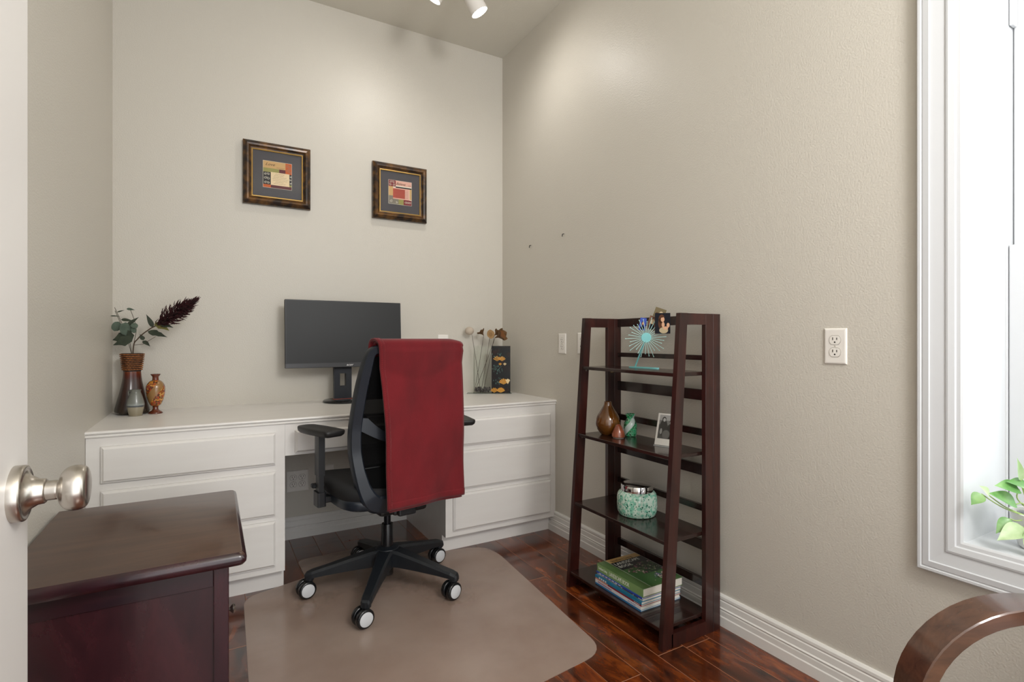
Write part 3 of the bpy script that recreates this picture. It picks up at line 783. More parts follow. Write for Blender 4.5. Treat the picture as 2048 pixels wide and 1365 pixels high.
# local: x = along the camera's right (towards the chair's back), y = depth
def arm_path(y):
    pts = []
    AX, AZ, r = -0.262, 0.634, 0.175      # leg x , top z
    pts += [(AX - 0.020, y, 0.0), (AX - 0.012, y, 0.20), (AX - 0.004, y, 0.36)]
    pts += [(AX + 0.215 - 0.215 * math.cos(a), y, AZ - 0.185 + 0.185 * math.sin(a)) for a in [PI / 2 * k / 12 for k in range(13)]]
    pts += [(AX + 0.32, y, AZ - 0.003), (AX + 0.42, y, AZ - 0.014), (AX + 0.52, y, AZ - 0.032)]
    return pts
pf = rounded([(-0.032, 0.0), (0.032, 0.0), (0.032, -0.028), (-0.032, -0.028)], 0.0022, 1)
for y in (0.265, -0.265):
    bm = rail(NB(), arm_path(y), [(s, t) for s, t in pf], Vector((0, 1, 0)))
    obj('bent_arm', bm, M_arm, ac, smooth=True, angle=25)
for y in (0.265, -0.265):
    bm = rail(NB(), [(0.20, y, 0.0), (0.20, y, 0.30), (0.235, y, 0.55), (0.31, y, 0.92)], [(s * 0.8, t) for s, t in pf], Vector((0, 1, 0)))
    obj('rear_leg', bm, M_arm, ac, smooth=True, angle=35)
M_uph = mat('upholstery_taupe', (150, 138, 122), 0.9, bump=(500, 0.3, 0.001))
obj('seat_cushion', Box(-0.245, 0.20, -0.225, 0.225, 0.30, 0.41, 0.035, 3), M_uph, ac, smooth=True, angle=60)
obj('seat_rail', Box(-0.25, 0.21, -0.232, 0.232, 0.25, 0.30, 0.004), M_arm, ac)
bm = Box(-0.03, 0.04, -0.225, 0.225, 0.42, 0.92, 0.025, 3)
obj('back_cushion', bm, M_uph, ac, (0.215, 0, 0.0), (0, math.radians(9), 0), smooth=True, angle=60)
# ================================================================== monitor
t = thing('computer_monitor', 'black widescreen monitor on a column stand on the white desk', 'monitor', (-1.088, -0.130, CT), 0.0)
M_mon = mat('monitor_black', (22, 23, 25), 0.4)
tilt = math.radians(-3.5)
# panel, local: X right, Z up, front -Y ; hinge at z 0.35
def tl(x, y, z):
    c, s = math.cos(tilt), math.sin(tilt); zz_ = z - 0.36
    return (x, c * y - s * zz_ , 0.36 + s * y + c * zz_)
pn = bpy.data.objects.new('panel', None)
bpy.data.objects.remove(pn)
PX0, PX1, PZ0, PZ1 = -0.306, 0.326, 0.194, 0.563
pan_o = obj('screen_housing', Box(PX0, PX1, -0.022, 0.004, PZ0 - 0.36, PZ1 - 0.36, 0.0025), M_mon, t, (0, 0, 0.36), (tilt, 0, 0))
obj('rear_bulge', Box(-0.17, 0.19, 0.0, 0.035, -0.11, 0.11, 0.012, 2), M_mon, t, (0, 0, 0.36), (tilt, 0, 0))
obj('display', Box(PX0 + 0.006, PX1 - 0.006, -0.0226, -0.02, PZ0 - 0.36 + 0.027, PZ1 - 0.36 - 0.005), mat('screen_off', (27, 28, 29), 0.45, spec=0.35), pan_o)
obj('chin', Box(PX0 + 0.0005, PX1 - 0.0005, -0.0245, -0.02, PZ0 - 0.36 + 0.0005, PZ0 - 0.36 + 0.0245, 0.001), mat('chin_black', (38, 38, 41), 0.35), pan_o)
text('logo_lettering', 'acer', 0.017, mat('logo_white', (225, 225, 225), 0.4), pan_o, (0.009, -0.0248, PZ0 - 0.36 + 0.008), shear=0.25, sx=1.25, ext=0.0002)
bm = NB()
# column with an oblong cable hole
hw, hh = 0.046, 0.0
box(bm, -0.048, -0.016, 0.012, 0.045, 0.012, 0.30); box(bm, 0.016, 0.048, 0.012, 0.045, 0.012, 0.30)
box(bm, -0.016, 0.016, 0.012, 0.045, 0.012, 0.088); box(bm, -0.016, 0.016, 0.012, 0.045, 0.158, 0.30)
obj('stand_column', bm, mat('stand_blueblack', (26, 30, 38), 0.38), t)
obj('pivot', Box(-0.05, 0.05, 0.0, 0.03, 0.30, 0.42, 0.004), M_mon, t)
bm = lathe(NB(), [(0.0, 0.0), (0.112, 0.0), (0.115, 0.003), (0.115, 0.009), (0.110, 0.013), (0.0, 0.015)], 48)
obj('stand_base', bm, M_black_sh, t, (0.006, -0.0, 0.0), smooth=True, angle=40)
bm = NB(); box(bm, -0.052, 0.052, 0.008, 0.049, 0.0145, 0.0165)
obj('orange_trim', bm, mat('orange_trim', (150, 60, 34), 0.5), t)

# ================================================================== framed art
M_bronze = mat('bronze_moulding', (34, 21, 13), 0.36, metal=0.35, coat=0.25, var=(24, (122, 82, 34), (1, 1, 1), 0.42, 0.78))
M_gold = mat('gold_lip', (228, 186, 108), 0.3, metal=0.85)
M_matb = mat('charcoal_mat', (70, 68, 72), 0.8)
pc = lambda n, c: mat('print_' + n, c, 0.75, spec=0.15)
def picture(label, x, z, kind):
    t = thing('picture_frame', label, 'picture', (x, -0.003, z))
    w = h = 0.340
    prof = [(0.0, 0.0), (0.0, -0.018), (0.002, -0.0235), (0.006, -0.026), (0.011, -0.0325), (0.018, -0.036), (0.027, -0.0345), (0.034, -0.028), (0.036, -0.024), (0.042, -0.022), (0.042, 0.0)]
    obj('moulding', ring_sweep(NB(), w, h, prof), M_bronze, t)
    obj('gold_lip', ring_sweep(NB(), w - 0.083, h - 0.083, [(0, -0.004), (0, -0.0225), (0.003, -0.0235), (0.0055, -0.021), (0.0055, -0.004)]), M_gold, t)
    obj('mat_board', Box(-0.126, 0.126, -0.014, -0.006, -0.126, 0.126), M_matb, t)
    I = []
    D = 0.0146
    cream = pc('cream', (226, 204, 166)); tan = pc('tan', (196, 160, 110)); olive = pc('olive', (146, 142, 86)); plum = pc('plum', (92, 44, 50)); orange = pc('orange', (188, 92, 46))
    blackk = pc('black', (48, 46, 48)); ivory = pc('ivory', (222, 216, 200)); pink = pc('pink', (214, 168, 152)); red = pc('red', (172, 84, 72)); maroon = pc('maroon', (120, 46, 52)); grey = pc('grey', (128, 122, 110)); ink = pc('ink', (70, 50, 40))
    s = 0.072
    I.append((rect(-s - 0.0012, s + 0.0012, -s - 0.0012, s + 0.0012), D, ivory))
    def scroll(cx, cz, r, m_, d=1):
        pts = [(cx + d * r * (0.25 + 0.75 * k / 12) * math.cos(k * 0.62), cz + r * (0.25 + 0.75 * k / 12) * math.sin(k * 0.62)) for k in range(13)]
        for q in stroke(pts, 0.0016): I.append((q, D + 0.0006, m_))
    def scribble(x0, x1, z_, m_):
        pts = [(x0 + (x1 - x0) * k / 26, z_ + 0.0014 * math.sin(k * 2.3) + 0.0008 * math.sin(k * 5.1)) for k in range(27)]
        for q in stroke(pts, 0.0008): I.append((q, D + 0.001, m_))
    if kind == 'love':
        I += [(rect(-s, 0.040, 0.034, s), D + 0.0002, tan), (rect(-s, 0.008, 0.012, 0.034), D + 0.0002, olive), (rect(0.008, 0.040, 0.012, 0.034), D + 0.0002, plum),
              (rect(0.040, s, 0.012, s), D + 0.0002, orange), (rect(-s, -0.034, -0.056, 0.012), D + 0.0002, blackk), (rect(-0.034, 0.060, -0.056, 0.014), D + 0.0005, cream),
              (rect(0.060, s, -0.05, 0.012), D + 0.0002, blackk), (rect(-s, -0.034, -s, -0.056), D + 0.0002, orange), (rect(-0.034, s, -s, -0.056), D + 0.0002, plum), (rect(0.058, s, -0.056, -0.046), D + 0.0003, olive)]
        for cx, cz, r, d in ((-0.062, 0.001, 0.007, 1), (-0.045, 0.002, 0.007, -1), (-0.062, -0.02, 0.008, 1), (-0.045, -0.022, 0.008, -1), (-0.062, -0.044, 0.007, 1), (-0.045, -0.045, 0.007, -1), (0.066, 0.0, 0.005, 1), (0.066, -0.017, 0.005, -1), (0.066, -0.036, 0.005, 1)): scroll(cx, cz, r, ivory, d)
        for cx, cz, r, d in ((0.050, 0.058, 0.009, 1), (0.064, 0.048, 0.008, -1), (0.051, 0.034, 0.009, 1), (0.064, 0.024, 0.007, -1)): scroll(cx, cz, r, grey, d)
        for k, (a, b) in enumerate(((-0.012, 0.034), (-0.018, 0.03), (-0.022, 0.046), (-0.028, 0.054), (-0.024, 0.05), (-0.012, 0.03), (-0.02, 0.04))): scribble(a, b, 0.006 - 0.0088 * k, ink)
        scribble(-0.006, 0.034, 0.040, ink)
    else:
        I += [(rect(-s, -0.028, 0.034, s), D + 0.0002, maroon), (rect(-0.028, s, 0.042, s), D + 0.0002, pink), (rect(-0.028, s, 0.028, 0.036), D + 0.0004, blackk), (rect(-s, -0.045, -0.022, 0.034), D + 0.0002, tan),
              (rect(-0.045, 0.058, -0.040, 0.028), D + 0.0003, pink), (rect(-0.045, 0.03, -0.034, 0.022), D + 0.0005, red), (rect(0.060, s, -0.036, 0.028), D + 0.0002, tan), (rect(-s, -0.01, -s, -0.040), D + 0.0002, grey), (rect(-s, -0.045, -0.040, -0.022), D + 0.0002, grey),
              (rect(-0.01, 0.022, -s, -0.040), D + 0.0002, olive), (rect(0.022, s, -s, -0.040), D + 0.0003, maroon)]
        for cx, cz, r, d in ((-0.060, 0.062, 0.008, 1), (-0.041, 0.062, 0.008, -1), (-0.060, 0.045, 0.008, -1), (-0.041, 0.045, 0.008, 1), (-0.058, -0.055, 0.009, 1), (-0.02, -0.06, 0.006, -1), (0.034, -0.055, 0.008, 1), (0.047, -0.055, 0.008, 1), (0.060, -0.055, 0.008, 1)): scroll(cx, cz, r, ivory, d)
        for k in range(6): scribble(-0.036 + 0.01 * (k % 2), 0.05, 0.018 - 0.0095 * k, ink)
        scribble(0.05, 0.068, 0.05, ink)
    pr = patches('art_print', I, t)
    if kind == 'love': text('lettering', 'Love', 0.021, ink, pr, (-0.062, -D - 0.0008, 0.048), shear=0.45, sx=1.15, ext=0.0001)
    else: text('lettering', 'Believe', 0.021, ink, pr, (-0.026, -D - 0.0008, 0.047), shear=0.45, sx=0.95, ext=0.0001)
    obj('glazing', Box(-0.125, 0.125, -0.0182, -0.0172, -0.125, 0.125), thin_glass('picture_glass', (255, 255, 255), 0.1), t)
    return t
picture('square bronze-framed art print reading Love, on the back wall', -1.416, 2.012, 'love')
picture('square bronze-framed art print reading Believe, nearer the corner', -0.725, 2.011, 'believe')

# ================================================================== ceiling spotlights (fixture with its own lamps)
fx = thing('track_light', 'white ceiling track light with two lit spot heads', 'ceiling light', (-0.64, -0.70, RH))
obj('track_bar', Box(-0.36, 0.36, -0.018, 0.018, -0.022, 0.0, 0.003), M_plastic_w, fx)
M_bulb = mat('lit_lens', (255, 250, 240), 0.4, emit=((255, 246, 232), 22))
def spot(lx, ly, lz, dirv, power, ang):
    L = Vector((lx, ly, lz)) - Vector(fx.location); d = Vector(dirv).normalized()
    q = d.to_track_quat('-Z', 'Y').to_euler()
    hd = obj('spot_head', lathe(NB(), [(0.0, 0.125), (0.026, 0.125), (0.038, 0.115), (0.043, 0.09), (0.0475, 0.0), (0.0445, -0.0015), (0.041, 0.010)], 40, caps=False), M_plastic_w, fx, L, q, smooth=True, angle=40)
    obj('lens', lathe(NB(), [(0.0, -0.001), (0.030, 0.001), (0.0425, 0.006)], 32, caps=False), M_bulb, hd)
    top = L - d * 0.10
    bm = NB(); tube(bm, [top, Vector((top.x, top.y, -0.03))], 0.006, 8); box(bm, top.x - 0.012, top.x + 0.012, top.y - 0.012, top.y + 0.012, -0.045, -0.02)
    obj('bracket', bm, M_plastic_w, fx)
    ld = bpy.data.lights.new('spot_lamp', 'SPOT'); ld.energy = power; ld.color = (1.0, 0.97, 0.93); ld.spot_size = math.radians(ang); ld.spot_blend = 1.0; ld.shadow_soft_size = 0.035
    lo_ = bpy.data.objects.new('spot_lamp', ld); COL.objects.link(lo_); lo_.location = Vector((lx, ly, lz)) + d * 0.015; lo_.rotation_euler = q
spot(-0.509, -0.680, 2.83, (0.495, -0.113, -0.861), 8.5, 160)
spot(-0.762, -0.655, 2.838, (-0.40, 0.36, -0.84), 9.5, 155)
# ================================================================== things on the left of the desk
# --- tall brown vase, four rounded sides
def sq_vase(prof, n=40, p=3.2, rot=0.0):
    bm = NB(); rings = []
    for r, z in prof:
        ring = []
        for k in range(n):
            a = 2 * PI * k / n; c, s = math.cos(a), math.sin(a)
            f = (abs(c) ** p + abs(s) ** p) ** (-1 / p)
            ring.append(bm.verts.new((r * f * math.cos(a + rot), r * f * math.sin(a + rot), z)))
        rings.append(ring)
    for A, B in zip(rings, rings[1:]):
        for k in range(n): bm.faces.new([A[k], A[(k + 1) % n], B[(k + 1) % n], B[k]])
    return bm, rings
tv = thing('tall_vase', 'tall brown glazed vase with a woven wicker neck in the desk corner', 'vase', (-2.056, -0.120, CT), 0.0)
prof = [tuple(v) for v in smooth_prof([(0.050, 0.0), (0.062, 0.004), (0.0655, 0.018), (0.060, 0.045), (0.046, 0.105), (0.036, 0.160), (0.0325, 0.200)], 5)]
bm, rg = sq_vase(prof, rot=math.radians(20)); bm.faces.new(rg[0][::-1])
m = mat('brown_glaze', (58, 40, 34), 0.16, spec=0.35, coat=0.1)
nt = m.node_tree; tcn = nt.nodes.new('ShaderNodeTexCoord'); sp = nt.nodes.new('ShaderNodeSeparateXYZ'); nt.links.new(tcn.outputs['Object'], sp.inputs[0])
nz = nt.nodes.new('ShaderNodeTexNoise'); nz.inputs['Scale'].default_value = 60; mt = nt.nodes.new('ShaderNodeMath'); mt.operation = 'MULTIPLY_ADD'; mt.inputs[1].default_value = 0.03
nt.links.new(nz.outputs['Fac'], mt.inputs[0]); nt.links.new(sp.outputs['Z'], mt.inputs[2])
cr = nt.nodes.new('ShaderNodeValToRGB'); e = cr.color_ramp.elements
e[0].position = 0.0; e[0].color = rgb(52, 46, 38); e[1].position = 0.235; e[1].color = rgb(176, 160, 138)
for ps, c in ((0.10, (56, 36, 30)), (0.175, (66, 42, 36)), (0.195, (80, 30, 16)), (0.213, (104, 46, 20)), (0.222, (120, 84, 60))):
    q = cr.color_ramp.elements.new(ps); q.color = rgb(*c)
nt.links.new(mt.outputs[0], cr.inputs[0]); nt.links.new(cr.outputs[0], nt.nodes['Principled BSDF'].inputs['Base Color'])
obj('vase_body', bm, m, tv, smooth=True)
bm, rg = sq_vase([(0.0325, 0.199), (0.034, 0.205), (0.042, 0.283), (0.040, 0.284), (0.032, 0.21)], rot=math.radians(20))
nk = obj('vase_neck', bm, mat('neck_dark', (24, 13, 7), 0.6), tv, smooth=True, angle=40)
M_wick = mat('wicker', (150, 88, 34), 0.45, var=(40, (92, 50, 18), (1, 1, 1), 0.35, 0.7))
for j in range(9):
    z = 0.2085 + j * 0.0089; r = 0.0347 + 0.0080 * j / 8; pts = []
    for k in range(97):
        a = 2 * PI * k / 96; c, s = math.cos(a), math.sin(a); f = (abs(c) ** 3.2 + abs(s) ** 3.2) ** (-1 / 3.2)
        rr = (r + 0.0022 * math.cos(a * 20 + (PI if j % 2 else 0))) * f; aa = a + math.radians(20)
        pts.append((rr * math.cos(aa), rr * math.sin(aa), z))
    obj('wicker_strand', tube(NB(), pts, 0.0031, 6, caps=False), M_wick, nk, smooth=True)
# --- stems standing in the vase
def leaf_bm(bm, base, tip, width, up=Vector((0, 0, 1)), fold=0.25, lobes=0, nseg=8, round_=False):
    base, tip = Vector(base), Vector(tip); d = tip - base; L_ = d.length; d.normalize()
    side = d.cross(up); side = side.normalized() if side.length > 1e-3 else Vector((1, 0, 0)); nn = side.cross(d)
    A = []
    for k in range(nseg + 1):
        u = k / nseg
        if round_: w = width * math.sqrt(max(0, 1 - (2 * u - 1) ** 2))
        else: w = width * 1.05 * (math.sin(PI * u ** 0.62)) ** 1.05 if 0 < u < 1 else 0
        if lobes and 0 < u < 1: w *= 1 - 0.32 * abs(math.sin(PI * lobes * u))
        c = base + d * (L_ * u) + nn * (-0.12 * L_ * u * u)
        A.append((bm.verts.new(c + side * max(w, 0.0004) + nn * fold * w), bm.verts.new(c), bm.verts.new(c - side * max(w, 0.0004) + nn * fold * w)))
    for a, b in zip(A, A[1:]):
        bm.faces.new([a[0], a[1], b[1], b[0]]); bm.faces.new([a[1], a[2], b[2], b[1]])
    return bm
VX, VY = -2.056, -0.120
fs = thing('dried_flower_stem', 'artificial burgundy plume on a leafy stem leaning right from the tall vase', 'flower stem', (VX, VY, CT + 0.02))
def loc_(p): return Vector(p) - Vector((VX, VY, CT + 0.02))
pS = smooth_prof([loc_((-2.055, -0.122, CT + 0.02)), loc_((-2.052, -0.130, 1.055)), loc_((-2.032, -0.142, 1.115)), loc_((-1.985, -0.165, 1.160)), loc_((-1.945, -0.185, 1.185)), loc_((-1.87, -0.22, 1.240)), loc_((-1.802, -0.255, 1.294))], 6)
obj('stem', tube(NB(), pS, 0.0026, 7), mat('stem_brown', (74, 56, 40), 0.7), fs, smooth=True)
bm = NB(); A0, A1 = loc_((-1.955, -0.18, 1.18)), loc_((-1.800, -0.257, 1.296)); ax = (A1 - A0).normalized()
e1 = ax.cross(Vector((0, 0, 1))).normalized(); e2 = ax.cross(e1); rnd = random.Random(3)
for k in range(520):
    u = rnd.random() ** 0.9; c = A0 + (A1 - A0) * u; a = rnd.uniform(0, 2 * PI)
    R_ = 0.050 * (math.sin(PI * min(1, (u * 0.86 + 0.16))) ** 0.9) + 0.006; out = e1 * math.cos(a) + e2 * math.sin(a)
    rr = rnd.uniform(0.25, 1.0) * R_
    p0 = c + out * rr * 0.15; p1 = c + out * rr * 0.75 + ax * 0.012; p2 = c + out * rr + ax * rnd.uniform(0.02, 0.036)
    tube(bm, [p0, p1, p2], [0.0016, 0.0021, 0.0006], 4)
pl_ = obj('plume', bm, mat('burgundy_plume', (66, 16, 22), 0.85, var=(60, (34, 10, 12), (1, 1, 1), 0.35, 0.65)), fs); pl_['kind'] = 'stuff'; pl_['label'] = 'burgundy feathery plume'
M_leafd = mat('dark_fabric_leaf', (58, 66, 50), 0.75, var=(30, (40, 48, 36), (1, 1, 1), 0.35, 0.65)); M_leafo = mat('olive_fabric_leaf', (108, 104, 52), 0.75)
for b, tp, w, mm, lb in (((-1.972, -0.172, 1.168), (-1.995, -0.165, 1.232), 0.011, M_leafd, 0), ((-1.992, -0.162, 1.150), (-1.915, -0.20, 1.128), 0.019, M_leafd, 3), ((-1.962, -0.178, 1.190), (-1.905, -0.21, 1.158), 0.024, M_leafo, 2), ((-1.945, -0.18, 1.186), (-1.89, -0.215, 1.172), 0.016, M_leafd, 2),
                         ((-2.01, -0.152, 1.108), (-2.022, -0.15, 1.137), 0.010, M_leafd, 0), ((-2.012, -0.152, 1.105), (-1.982, -0.172, 1.082), 0.010, M_leafd, 0)):
    obj('leaf', leaf_bm(NB(), loc_(b), loc_(tp), w, Vector((0.4, -0.9, 0.3)), 0.2, lb), mm, fs)
obj('twig', tube(NB(), [loc_((-2.045, -0.135, 1.085)), loc_((-2.01, -0.152, 1.09)), loc_((-1.96, -0.178, 1.125))], 0.0011, 5), mat('stem_brown', (74, 56, 40), 0.7), fs)
es_ = thing('eucalyptus_stem', 'dusty green eucalyptus sprig with round leaves leaning left in the tall vase', 'flower stem', (VX, VY, CT + 0.02))
M_euc = mat('eucalyptus_leaf', (84, 98, 84), 0.75, var=(25, (60, 74, 62), (1, 1, 1), 0.35, 0.65)); M_tw = mat('eucalyptus_twig', (78, 66, 52), 0.7)
twigs = [[(-2.056, -0.120, 1.03), (-2.070, -0.118, 1.12), (-2.098, -0.106, 1.19), (-2.126, -0.096, 1.262)], [(-2.056, -0.120, 1.03), (-2.072, -0.120, 1.10), (-2.100, -0.105, 1.18), (-2.124, -0.098, 1.246)], [(-2.054, -0.121, 1.03), (-2.048, -0.124, 1.10), (-2.04, -0.128, 1.17), (-2.064, -0.12, 1.255)]]
for tw in twigs: obj('twig', tube(NB(), smooth_prof([loc_(p) for p in tw], 5), 0.0013, 5), M_tw, es_)
for b, tp, w, mm, lb, rd in (((-2.075, -0.130, 1.178), (-2.030, -0.15, 1.215), 0.008, M_leafd, 0, 0), ((-2.098, -0.125, 1.205), (-2.050, -0.142, 1.200), 0.0075, M_leafd, 0, 0),
                             ((-2.108, -0.118, 1.195), (-2.124, -0.120, 1.150), 0.019, M_euc, 0, 1), ((-2.080, -0.135, 1.192), (-2.075, -0.14, 1.130), 0.026, M_euc, 0, 1), ((-2.056, -0.142, 1.185), (-2.034, -0.152, 1.168), 0.014, M_euc, 0, 1), ((-2.052, -0.14, 1.168), (-2.044, -0.148, 1.142), 0.011, M_euc, 0, 1),
                             ((-2.046, -0.140, 1.132), (-2.134, -0.125, 1.110), 0.040, M_leafd, 3, 0), ((-2.05, -0.145, 1.120), (-2.13, -0.135, 1.085), 0.026, M_leafd, 2, 0), ((-2.142, -0.10, 1.222), (-2.105, -0.11, 1.222), 0.003, M_leafd, 0, 0), ((-2.078, -0.118, 1.256), (-2.046, -0.13, 1.252), 0.006, M_euc, 0, 0), ((-2.116, -0.10, 1.240), (-2.088, -0.108, 1.250), 0.003, M_leafd, 0, 0)):
    obj('leaf', leaf_bm(NB(), loc_(b), loc_(tp), w, Vector((0.35, -0.9, 0.25)), 0.12, lb, 8, bool(rd)), mm, es_)
# --- small stoneware jug
jg = thing('stoneware_jug', 'small grey-green stoneware jug with a handle in front of the tall vase', 'jug', (-2.033, -0.218, CT), math.radians(-30))
m = mat('stoneware_glaze', (120, 122, 112), 0.3, coat=0.3)
nt = m.node_tree; tcn = nt.nodes.new('ShaderNodeTexCoord'); sp = nt.nodes.new('ShaderNodeSeparateXYZ'); nt.links.new(tcn.outputs['Object'], sp.inputs[0])
nz = nt.nodes.new('ShaderNodeTexNoise'); nz.inputs['Scale'].default_value = 45; mt = nt.nodes.new('ShaderNodeMath'); mt.operation = 'MULTIPLY_ADD'; mt.inputs[1].default_value = 0.012
nt.links.new(nz.outputs['Fac'], mt.inputs[0]); nt.links.new(sp.outputs['Z'], mt.inputs[2]); ml = nt.nodes.new('ShaderNodeMath'); ml.operation = 'MULTIPLY'; ml.inputs[1].default_value = 7.0; nt.links.new(mt.outputs[0], ml.inputs[0])
cr = nt.nodes.new('ShaderNodeValToRGB'); e = cr.color_ramp.elements
e[0].position = 0.0; e[0].color = rgb(128, 118, 96); e[1].position = 1.0; e[1].color = rgb(96, 98, 90)
for ps, c in ((0.325, (150, 142, 122)), (0.345, (56, 62, 70)), (0.375, (70, 76, 82)), (0.395, (150, 156, 152)), (0.46, (120, 122, 116))):
    q = e.new(ps); q.color = rgb(*c)
nt.links.new(ml.outputs[0], cr.inputs[0]); nt.links.new(cr.outputs[0], nt.nodes['Principled BSDF'].inputs['Base Color'])
pj = [tuple(v) for v in smooth_prof([(0.0, 0.0), (0.0235, 0.0), (0.026, 0.006), (0.0335, 0.045), (0.0325, 0.065), (0.024, 0.096), (0.0195, 0.108), (0.0215, 0.120)], 5)] + [(0.019, 0.119), (0.017, 0.106)]
obj('jug_body', lathe(NB(), pj, 32, caps=False), m, jg, smooth=True)
obj('handle', tube(NB(), smooth_prof([(-0.018, 0, 0.117), (-0.029, 0, 0.113), (-0.031, 0, 0.100), (-0.026, 0, 0.086)], 5), 0.0042, 8), m, jg, smooth=True)
# --- amber mosaic glass vase
av = thing('mosaic_vase', 'amber and red mosaic glass vase on a small foot beside the tall vase', 'vase', (-1.961, -0.166, CT))
def mosaic(name, cells, band, scale, rough=0.12, gloss=0.5, slope=9.0, edge=(214, 190, 150)):
    m = mat(name, cells[0], rough, coat=gloss); nt = m.node_tree; p = nt.nodes['Principled BSDF']
    tc = nt.nodes.new('ShaderNodeTexCoord'); v = nt.nodes.new('ShaderNodeTexVoronoi'); v.inputs['Scale'].default_value = scale; nt.links.new(tc.outputs['Object'], v.inputs['Vector'])
    sc_r = nt.nodes.new('ShaderNodeSeparateColor'); nt.links.new(v.outputs['Color'], sc_r.inputs[0])
    cr = nt.nodes.new('ShaderNodeValToRGB'); cr.color_ramp.interpolation = 'CONSTANT'; e = cr.color_ramp.elements
    e[0].position = 0; e[0].color = rgb(*cells[0]); e[1].position = 1 / len(cells); e[1].color = rgb(*cells[1])
    for k, c in enumerate(cells[2:]): q = e.new((k + 2) / len(cells)); q.color = rgb(*c)
    nt.links.new(sc_r.outputs[0], cr.inputs[0])
    v2 = nt.nodes.new('ShaderNodeTexVoronoi'); v2.feature = 'DISTANCE_TO_EDGE'; v2.inputs['Scale'].default_value = scale; nt.links.new(tc.outputs['Object'], v2.inputs['Vector'])
    lt = nt.nodes.new('ShaderNodeMath'); lt.operation = 'LESS_THAN'; lt.inputs[1].default_value = 0.055; nt.links.new(v2.outputs['Distance'], lt.inputs[0])
    mx = nt.nodes.new('ShaderNodeMix'); mx.data_type = 'RGBA'; nt.links.new(lt.outputs[0], mx.inputs[0]); nt.links.new(cr.outputs[0], mx.inputs[6]); mx.inputs[7].default_value = rgb(*edge)
    # swirling plain band
    sp = nt.nodes.new('ShaderNodeSeparateXYZ'); nt.links.new(tc.outputs['Object'], sp.inputs[0])
    at = nt.nodes.new('ShaderNodeMath'); at.operation = 'ARCTAN2'; nt.links.new(sp.outputs['Y'], at.inputs[0]); nt.links.new(sp.outputs['X'], at.inputs[1])
    ma = nt.nodes.new('ShaderNodeMath'); ma.operation = 'MULTIPLY_ADD'; ma.inputs[1].default_value = slope * 4; nt.links.new(sp.outputs['Z'], ma.inputs[0])
    tm = nt.nodes.new('ShaderNodeMath'); tm.operation = 'MULTIPLY'; tm.inputs[1].default_value = -2.0; nt.links.new(at.outputs[0], tm.inputs[0]); nt.links.new(tm.outputs[0], ma.inputs[2])
    sn = nt.nodes.new('ShaderNodeMath'); sn.operation = 'SINE'; nt.links.new(ma.outputs[0], sn.inputs[0])
    g = nt.nodes.new('ShaderNodeMath'); g.operation = 'GREATER_THAN'; g.inputs[1].default_value = 0.45; nt.links.new(sn.outputs[0], g.inputs[0])
    mx2 = nt.nodes.new('ShaderNodeMix'); mx2.data_type = 'RGBA'; nt.links.new(g.outputs[0], mx2.inputs[0]); nt.links.new(mx.outputs[2], mx2.inputs[6]); mx2.inputs[7].default_value = rgb(*band)
    nt.links.new(mx2.outputs[2], p.inputs['Base Color'])
    bp = nt.nodes.new('ShaderNodeBump'); bp.inputs['Strength'].default_value = 0.35; bp.inputs['Distance'].default_value = 0.002; nt.links.new(v2.outputs['Distance'], bp.inputs['Height']); nt.links.new(bp.outputs[0], p.inputs['Normal'])
    return m
M_amb = mosaic('amber_mosaic', [(150, 78, 22), (120, 30, 18), (196, 128, 40), (90, 40, 16), (176, 60, 26), (206, 150, 70)], (146, 108, 62), 130, slope=11, edge=(120, 74, 34))
M_ambp = mat('amber_glass', (96, 40, 18), 0.12, coat=0.5)
bd = [tuple(v) for v in smooth_prof([(0.012, 0.036), (0.022, 0.042), (0.0335, 0.072), (0.0385, 0.108), (0.0365, 0.132), (0.026, 0.150), (0.014, 0.158)], 5)]
obj('vase_body', lathe(NB(), bd, 36), M_amb, av, smooth=True)
obj('foot', lathe(NB(), [(0.0, 0.0), (0.029, 0.0), (0.0295, 0.004), (0.023, 0.010), (0.014, 0.016), (0.011, 0.024), (0.0125, 0.037), (0.0, 0.038)], 32), M_ambp, av, smooth=True)
obj('neck', lathe(NB(), [(0.014, 0.156), (0.0125, 0.168), (0.013, 0.174), (0.0205, 0.184), (0.0205, 0.186), (0.017, 0.184), (0.011, 0.174), (0.011, 0.16)], 32, caps=False), M_ambp, av, smooth=True)

# ================================================================== glass vase with dried pods in the right corner
gyaw = cam.rotation_euler[2]
gt = thing('glass_tray', 'thin clear glass tray under the painted vase in the desk corner', 'tray', (-0.166, -0.132, CT), gyaw)
obj('tray_plate', Box(-0.147, 0.142, -0.036, 0.030, 0.0, 0.0035, 0.0012), mat('green_edge_glass', (150, 162, 150), 0.06, alpha=0.5, coat=0.5), gt)
gv = thing('glass_vase', 'rectangular clear glass vase with a black painted yellow-flower panel', 'vase', (-0.166, -0.132, CT + 0.0036), gyaw)
gm = thin_glass('vase_glass', (254, 255, 254), 0.2)
bm = NB()
x0, x1, y0, y1, h = -0.104, 0.132, -0.026, 0.024, 0.303
for a in ((x0, x1, y0, y0 + 0.003), (x0, x1, y1 - 0.003, y1), (x0, x0 + 0.003, y0, y1), (x1 - 0.003, x1, y0, y1)): box(bm, a[0], a[1], a[2], a[3], 0.0, h)
box(bm, x0, x1, y0, y1, 0.0, 0.004)
obj('vase_body', bm, gm, gv)
M_pp = mat('painted_black_panel', (14, 17, 20), 0.2, spec=0.3, coat=0.0, var=(22, (40, 20, 14), (1.2, 1.2, 1), 0.45, 0.75))
pb = obj('painted_panel', Box(0.013, x1 + 0.0005, y0 - 0.0012, y0 - 0.0002, 0.0, h + 0.0006), M_pp, gv)
